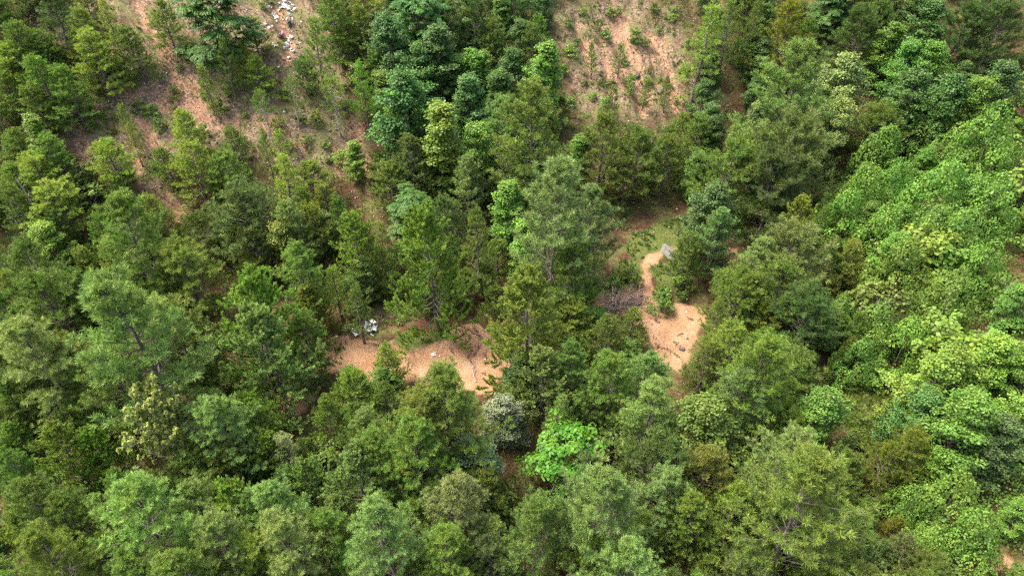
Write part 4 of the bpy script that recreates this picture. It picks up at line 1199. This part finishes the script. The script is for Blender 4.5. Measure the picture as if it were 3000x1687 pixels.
def stones(n, seed):
    r = np.random.default_rng(seed); g = Geo()
    px = r.uniform(-100, 2300, n); py = r.uniform(-60, 700, n)
    pts = np.array([hit(a, b)[:2] for a, b in zip(px, py)])
    x, y = pts[:, 0], pts[:, 1]
    keep = vnoise(x, y, 2.5, 71) + 0.7 * vnoise(x, y, 0.9, 72) + 0.35 * r.random(n) > 0.12
    x, y = x[keep], y[keep]; z = ground_z(x, y)
    base = unit(np.array([(1, 0, 0), (-1, 0, 0), (0, 1, 0), (0, -1, 0), (0, 0, 1), (0, 0, -1)], float))
    F = np.array([(0, 2, 4), (2, 1, 4), (1, 3, 4), (3, 0, 4), (2, 0, 5), (1, 2, 5), (3, 1, 5), (0, 3, 5)])
    m = len(x); s = 0.05 * np.exp(r.normal(size=m) * 0.45)
    V = base[None] * (s[:, None, None] * r.uniform(0.5, 1.4, (m, 6, 1))) * np.array((1.1, 1.1, 0.6))
    a = r.uniform(0, 6.28, m); c_, s_ = np.cos(a)[:, None], np.sin(a)[:, None]
    V = np.stack([V[..., 0] * c_ - V[..., 1] * s_, V[..., 0] * s_ + V[..., 1] * c_, V[..., 2]], -1) + np.stack([x, y, z + 0.02], 1)[:, None]
    g.add(V.reshape(-1, 3), (F[None] + 6 * np.arange(m)[:, None, None]).reshape(-1, 3), np.repeat(r.random(m), 6))
    return g
m_, nt_, out_ = new_mat('shale_chips')
at_ = N(nt_, 'ShaderNodeAttribute', attribute_name='tint')
p_ = N(nt_, 'ShaderNodeBsdfPrincipled', Roughness=0.9)
nt_.links.new(ramp(nt_, at_.outputs['Fac'], [(0.0, (0.09, 0.055, 0.04)), (0.5, (0.24, 0.17, 0.125)), (0.85, (0.38, 0.32, 0.27)), (1.0, (0.52, 0.48, 0.44))]), p_.inputs['Base Color'])
nt_.links.new(p_.outputs[0], out_.inputs[0])
stuff_obj('shale_gravel', stones(16000, 73), m_, (1, 1, 1), 'loose pale and brown shale chips littering the slopes')

def straw():
    """dark drifts of needles and twigs left by run-off on the clay"""
    r = np.random.default_rng(81); g = Geo()
    lines = [[(1375, 1005), (1382, 1030), (1372, 1045), (1385, 1065)], [(1405, 1012), (1395, 1030), (1388, 1045)], [(1330, 960), (1360, 975), (1385, 990)], [(1345, 955), (1375, 968), (1405, 985)], [(1290, 975), (1330, 985), (1365, 1000)],
             [(1385, 955), (1400, 975), (1410, 1000)], [(1238, 993), (1255, 990), (1262, 995)], [(1025, 985), (1035, 995)], [(1080, 1005), (1110, 1012)], [(1318, 1020), (1328, 1030), (1330, 1040)], [(1420, 1030), (1425, 1055)],
             [(1920, 1005), (1935, 1020), (1955, 1022), (1975, 1035), (1995, 1050)], [(1930, 1010), (1925, 1022)], [(1960, 900), (1975, 915)], [(1985, 985), (2000, 975)], [(1975, 1000), (1990, 1018)], [(1915, 935), (1930, 945)], [(1900, 905), (1920, 912)], [(2010, 930), (2030, 938)], [(1440, 1045), (1470, 1070)], [(1410, 1090), (1450, 1110)]]
    P = []
    for ln in lines:
        w = poly_world(ln); seg = np.linalg.norm(np.diff(w, axis=0), axis=1)
        for a, b, L in zip(w[:-1], w[1:], seg):
            n = int(L * 42)
            t = r.random((n, 1)); P.append(a + (b - a) * t + r.normal(size=(n, 2)) * 0.07 * (0.5 + r.random((n, 1))))
    for p in CLEAR:
        lo, hi = p.min(0), p.max(0); n = int(np.prod(hi - lo) * 7)
        q = r.uniform(lo, hi, (n, 2)); P.append(q[vnoise(q[:, 0], q[:, 1], 1.1, 82) + 0.5 * vnoise(q[:, 0], q[:, 1], 0.4, 83) > 0.3])
    P = np.concatenate(P); z = ground_z(P[:, 0], P[:, 1]) + 0.03
    g.leaves(r, np.column_stack([P, z]), np.tile((0, 0, 1.0), (len(P), 1)), r.uniform(0.08, 0.22, len(P)), 0.5, 0.25, 0.14)
    return g
stuff_obj('pine_straw', straw(), noisy_mat('dark_needle_litter', (0.05, 0.03, 0.02), (0.15, 0.085, 0.05), 3.0), (1, 1, 1), 'dark drifts of pine straw and twigs on the orange clay')
# ------------------------------------------------------------------ dead wood, rubbish and stones
orng = np.random.default_rng(909)
def branch_mesh(seed, L, forks=4):
    r = np.random.default_rng(seed); g = Geo()
    def limb(b, d, ln, rad, depth):
        pts = [np.array(b, float)]
        for k in range(6):
            d = unit(d + r.normal(size=3) * np.array((0.16, 0.16, 0.10))); pts.append(pts[-1] + d * ln / 6)
        g.tube(pts, np.linspace(rad, rad * 0.35, 7), 5)
        if depth:
            for k in range(forks):
                limb(pts[2 + k % 4], unit(d + r.normal(size=3) * np.array((0.7, 0.7, 0.35))), ln * r.uniform(0.3, 0.55), rad * 0.5, depth - 1)
    limb((0, 0, 0), np.array((1, 0, 0.12)), L, 0.045, 2)
    return g
BR = [branch_mesh(300 + i, 2.1) for i in range(7)]
def branch_set(mat, name):
    return [b.mesh(name, mat, smooth=True) for b in BR]
BR_GREY, BR_RED = branch_set(M_DEADWOOD, 'dead_branch'), branch_set(noisy_mat('reddish_dead_twigs', (0.10, 0.05, 0.045), (0.24, 0.15, 0.14), 7.0), 'dead_branch')
BR_PINK = branch_set(noisy_mat('pinkish_grey_dead_vines', (0.18, 0.14, 0.12), (0.40, 0.33, 0.29), 7.0), 'dead_branch')
def drop_branch(me, p, lift, yaw, pitch, s, label, group):
    o = mesh_obj('dead_branch', me)
    o.location = (p[0], p[1], gz(p[0], p[1]) + lift)
    o.rotation_euler = (orng.uniform(0, 6.28), pitch, yaw); o.scale = (s, s, s)
    tag(o, label, 'dead branch', group)
a0, a1 = hit(1775, 915), hit(1850, 838)
for i in range(62):
    t = orng.uniform(0, 1)
    p = a0[:2] * (1 - t) + a1[:2] * t * 0.95 + orng.normal(size=2) * 0.32
    drop_branch(BR_GREY[i % 7], p, 0.05 + 0.95 * orng.random() * (1 - abs(t - 0.5)), math.radians(38 + orng.normal() * 34 + (180 if orng.random() < 0.2 else 0)), -0.12 + orng.normal() * 0.16, orng.uniform(0.55, 1.05),
                'grey dead branch heaped in the brush pile beside the clay track', 'branches of the brush pile')
c0 = hit(1140, 935)
for i in range(16):
    drop_branch(BR_RED[i % 7], c0[:2] + orng.normal(size=2) * np.array((0.6, 0.45)), 0.05 + 0.3 * orng.random(), orng.uniform(0, 6.28), orng.normal() * 0.2, orng.uniform(0.3, 0.6),
                'reddish dead twig in the low heap behind the silver scrap sheets', 'twigs of the reddish heap')
c1 = hit(2978, 915)
for i in range(30):
    drop_branch(BR_PINK[i % 7], c1[:2] + orng.normal(size=2) * np.array((0.8, 0.8)), 0.3 + 0.5 * orng.random(), orng.uniform(0, 6.28), orng.normal() * 0.3, orng.uniform(0.4, 0.8),
                'pinkish grey dead vine stem in the tangle on the vine bank', 'stems of the dead vine tangle')
for i, (x, y, yaw, s, lab) in enumerate([(1470, 1040, 0.3, 0.7, 'dry branch lying where the orange clearing narrows'), (1395, 1120, 2.2, 0.9, 'bare grey branch reaching out below the broad feathery pine'), (160, 690, 1.1, 1.0, 'pale fallen branch at the foot of two grey trunks'),
                                         (240, 80, 0.4, 0.9, 'pale fallen branch on the scrub slope near the upper corner'), (760, 85, 0.7, 0.8, 'grey fallen branch lying beside the white litter trail')]):
    drop_branch(BR_PINK[i % 7], hit(x, y)[:2], 0.08, yaw, -0.05, s, lab, None)

def bare_trunk(px, py, h, seed, label):
    w, _ = bare_tree(seed, h, 0.9, nb=9, tr=0.13, cb=0.3)
    root = bpy.data.objects.new('dead_tree', None); col.objects.link(root)
    p = hit(px, py); root.location = (p[0], p[1], gz(p[0], p[1])); root.rotation_euler = (0.04, -0.05, seed)
    mesh_obj('trunk', w.mesh('trunk', M_PALEBARK, smooth=True), root)
    tag(root, label, 'dead tree')
bare_trunk(150, 700, 5.6, 401, 'taller grey bare trunk leaning over the dry litter patch')
bare_trunk(100, 720, 3.4, 402, 'shorter grey bare trunk leaning beside the taller one on the litter patch')

def sheet_mesh(name, seed, w, d, crump, mat, n=9, thick=0.012, stiff=False):
    r = np.random.default_rng(seed)
    u, v = np.meshgrid(np.linspace(-0.5, 0.5, n), np.linspace(-0.5, 0.5, n))
    u, v = u.ravel(), v.ravel(); a, b = r.uniform(0, 9, 2)
    edge = 1 + 0.25 * vnoise(np.arctan2(v, u) * 2 + a, np.zeros_like(u), 0.8, seed)
    x = u * w * edge; y = v * d * edge
    z = crump * (vnoise(u * w + a, v * d + b, 0.22, seed) + 0.6 * vnoise(u * w + b, v * d, 0.1, seed + 1)) + (0 if stiff else 0.35 * crump * (1 - 3 * (u * u + v * v)))
    x = x + crump * 0.7 * vnoise(u * w, v * d + a, 0.15, seed + 2)
    top = np.stack([x, y, z + crump * 0.35 + 0.02], 1); bot = top - np.array((0, 0, thick))
    V = np.concatenate([top, bot]); m = n * n
    i = (np.arange(n - 1)[:, None] * n + np.arange(n - 1)[None]).ravel()
    F = np.stack([i, i + 1, i + n + 1, i + n], 1)
    rim = np.concatenate([np.arange(n), np.arange(1, n) * n + n - 1, (n - 1) * n + np.arange(n - 2, -1, -1), np.arange(n - 2, 0, -1) * n])
    nx2 = np.roll(rim, -1)
    S = np.stack([rim, rim + m, nx2 + m, nx2], 1)
    return raw_mesh(name, V, [np.concatenate([F, F[:, ::-1] + m, S])], mat)
def plain(name, c, rough=0.5, spec=0.4):
    c = np.array(c)
    return noisy_mat(name, tuple(c * 0.88), tuple(np.minimum(c * 1.06, 0.92)), 5.0, rough, 0.0, 4.0, spec)
M_WHITE, M_GREYSHEET, M_PALESHEET = plain('white_plastic', (0.50, 0.50, 0.49)), plain('grey_tarpaulin', (0.30, 0.34, 0.35)), plain('pale_green_sheet', (0.62, 0.70, 0.66))
M_GREYWHITE = plain('dirty_white_plastic', (0.5, 0.47, 0.43))
M_PINK, M_BLACK = plain('pink_red_plastic', (0.62, 0.16, 0.19)), plain('black_plastic', (0.03, 0.035, 0.035))
def lay(name, me, px, py, yaw, label, cat, group=None, lift=0.03, tilt=0.12, s=1.0):
    o = mesh_obj(name, me); p = hit(px, py)
    e = 0.25
    nrm = Vector((gz(p[0] - e, p[1]) - gz(p[0] + e, p[1]), gz(p[0], p[1] - e) - gz(p[0], p[1] + e), 2 * e)).normalized()
    o.location = (p[0], p[1], gz(p[0], p[1]) + lift); o.scale = (s, s, s)
    q = nrm.to_track_quat('Z', 'Y')
    from mathutils import Euler
    o.rotation_mode = 'QUATERNION'
    o.rotation_quaternion = q @ Euler((orng.normal() * tilt, orng.normal() * tilt, yaw)).to_quaternion()
    return tag(o, label, cat, group)
SCR = [sheet_mesh('plastic_scrap', 500 + i, 0.42, 0.3, 0.17, (M_WHITE, M_WHITE, M_GREYWHITE, M_WHITE, M_PALESHEET)[i], 7) for i in range(5)]
zoom3 = [(1225, 10), (1275, 50), (1020, 100), (1340, 115), (1130, 150), (1000, 215), (1090, 210), (1190, 230), (1285, 195), (1260, 300), (1390, 290), (1330, 330), (830, 340), (880, 370), (950, 390), (890, 310), (1100, 460), (1270, 440),
         (910, 490), (945, 560), (1215, 515), (1350, 540), (1565, 575), (460, 660), (680, 670), (850, 730), (770, 760), (1260, 730), (1200, 870), (1280, 870), (1330, 925), (1230, 960), (1200, 1045), (1290, 1020), (1240, 1110), (1210, 1150),
         (1115, 1215), (1305, 1220), (1300, 1275), (1380, 1340), (870, 1180), (940, 1225), (740, 180), (800, 140), (1150, 70), (1230, 210), (1160, 250), (1240, 260), (1300, 290), (1210, 190), (1410, 250), (960, 520), (1250, 920), (1200, 1120)]
for i, (x, y) in enumerate(zoom3):
    lay('plastic_scrap', SCR[i % 5], 700 + x * 0.1166, y * 0.1166, orng.uniform(0, 6.28), 'white plastic scrap in the litter trail down the scrub slope', 'litter', 'white scraps of the litter trail', 0.10, 0.3, orng.uniform(0.32, 0.9))
for i, (x, y) in enumerate([(818, 205), (830, 170), (847, 170), (877, 178), (800, 290), (836, 336)]):
    lay('plastic_scrap', SCR[i % 5], x, y, orng.uniform(0, 6.28), 'stray white scrap below the litter trail on the scrub slope', 'litter', 'stray scraps below the litter trail', 0.14, 0.3, orng.uniform(0.4, 0.8))
lay('plastic_tub', sheet_mesh('plastic_tub', 520, 0.75, 0.4, 0.3, M_PINK, 8), 826, 101, 0.5, 'crumpled pink-red plastic lying among the white litter', 'litter', None, 0.15)
lay('rubbish_bag', sheet_mesh('rubbish_bag', 521, 0.7, 0.45, 0.3, M_BLACK, 8), 822, 106, 0.2, 'black plastic bag under the pink-red plastic in the litter', 'litter', None, 0.06)
lay('rubbish_bag', sheet_mesh('rubbish_bag', 522, 0.5, 0.5, 0.3, M_BLACK, 8), 852, 77, 1.2, 'small black plastic bag high in the white litter trail', 'litter', None, 0.1)
lay('tarpaulin', sheet_mesh('tarpaulin', 530, 0.9, 0.95, 0.32, M_GREYSHEET, 11), 1086, 966, 0.4, 'crumpled grey-blue tarpaulin dumped at the clearing edge', 'tarpaulin', None, 0.08)
lay('scrap_sheet', sheet_mesh('scrap_sheet', 531, 0.55, 0.32, 0.1, M_PALESHEET, 8), 1094, 953, 0.5, 'pale bent sheet lying on top of the grey-blue tarpaulin', 'scrap sheet', None, 0.33, 0.15)
for i, (x, y, a) in enumerate([(1086, 963, 0.55), (1089, 966, 0.5), (1093, 969, 0.62), (1088, 981, -0.4)]):
    lay('scrap_strip', sheet_mesh('scrap_strip', 540 + i, 0.62, 0.09, 0.03, M_WHITE, 6, 0.02, True), x, y, a, ['white strip, upper one of those across the grey-blue tarpaulin', 'white strip in the middle of the grey-blue tarpaulin', 'white strip, lower one across the grey-blue tarpaulin', 'white strip fallen on the clay below the grey-blue tarpaulin'][i],
        'scrap strip', None, [0.34, 0.32, 0.29, 0.05][i], 0.08)
lay('pale_rag', sheet_mesh('pale_rag', 550, 0.85, 0.3, 0.14, M_PALESHEET, 8), 1040, 976, 0.5, 'pale rag on the clay beside the grey-blue tarpaulin', 'rag', None, 0.05)
for i, (x, y) in enumerate([(1033, 953), (1021, 964), (1040, 968), (1012, 965), (1027, 958)]):
    lay('plastic_scrap', SCR[i % 5], x, y, orng.uniform(0, 6.28), 'tiny white scrap in the grass beyond the pale rag', 'litter', 'tiny scraps beside the tarpaulin', 0.1, 0.3, 0.32)
lay('plastic_scrap', SCR[1], 1271, 1040, 1.0, 'crumpled white plastic on the open orange clay', 'litter', None, 0.05, 0.2, 0.85)
for i, (x, y) in enumerate([(1293, 1019), (1289, 1042), (1421, 1052), (1960, 1010), (2010, 915)]):
    lay('plastic_scrap', SCR[i % 5], x, y, orng.uniform(0, 6.28), 'tiny white speck of litter on the bare clay', 'litter', 'white specks on the clay', 0.03, 0.2, 0.28)
lay('pale_sheet', sheet_mesh('pale_sheet', 560, 0.9, 0.4, 0.12, M_WHITE, 9), 632, 1046, 0.2, 'pale sheet glimpsed on the ground beneath the wide feathery pine', 'sheet', None, 0.1)

def rock_mesh(name, seed, w, d, h, mat):
    r = np.random.default_rng(seed); k, m = 22, 7
    V = []; off = r.uniform(0, 50)
    for j in range(m):
        f = j / (m - 1)
        rr = 1.0 if j == 0 else math.cos(f * 1.45) ** 0.55
        for i in range(k):
            a = i * 2 * math.pi / k
            q = 1 + 0.34 * float(vnoise(math.cos(a) * 2 + off, math.sin(a) * 2, 1.0, seed)) + 0.15 * float(vnoise(math.cos(a) * 5 + off, math.sin(a) * 5 + f * 3, 1.0, seed + 1))
            V.append((w * 0.5 * rr * q * math.cos(a), d * 0.5 * rr * q * math.sin(a), -0.1 + h * math.sin(f * 1.45) * (1 + 0.35 * float(vnoise(i * 0.7, j * 0.8 + off, 1.0, seed + 2)))))
    i = (np.arange(m - 1)[:, None] * k + np.arange(k)[None]); n2 = (np.arange(m - 1)[:, None] * k + (np.arange(k)[None] + 1) % k)
    F = np.stack([i, n2, n2 + k, i + k], -1).reshape(-1, 4)
    return raw_mesh(name, V, [F, np.arange((m - 1) * k, m * k)[None]], mat, smooth=True)
M_ROCK = noisy_mat('pale_grey_rock', (0.075, 0.07, 0.06), (0.17, 0.163, 0.145), 3.0, 0.9, 0.6)
M_DARKROCK = noisy_mat('dark_rock', (0.05, 0.045, 0.045), (0.14, 0.125, 0.12), 5.0, 0.9, 0.6)
lay('rock_slab', rock_mesh('rock_slab', 601, 2.6, 1.5, 0.24, M_ROCK), 1966, 744, 0.62, 'pale grey flat rock slab where the clay track turns', 'rock', None, 0.0, 0.03)
lay('rock', rock_mesh('rock', 602, 0.5, 0.4, 0.3, M_DARKROCK), 1998, 1024, 0.3, 'dark rock at the edge of the long clay clearing', 'rock', None, 0.0, 0.05)
lay('rock', rock_mesh('rock', 603, 0.28, 0.24, 0.2, M_DARKROCK), 2014, 993, 0.9, 'small dark stone lying alone on the pale clay', 'rock', None, 0.0, 0.05)
lay('rock', rock_mesh('rock', 604, 0.9, 0.6, 0.5, M_DARKROCK), 1938, 255, 0.9, 'brown boulder jutting from the eroded orange bank', 'rock', None, 0.0, 0.05)
lay('rock', rock_mesh('rock', 605, 0.8, 0.6, 0.5, M_DARKROCK), 1868, 208, 0.9, 'dark brown clod hanging at a washout head of the eroded bank', 'rock', None, 0.0, 0.05)
lay('rock', rock_mesh('rock', 606, 0.7, 0.5, 0.35, M_ROCK), 472, 222, 0.9, 'pale stone at the edge of the orange gully', 'rock', None, 0.0, 0.05)
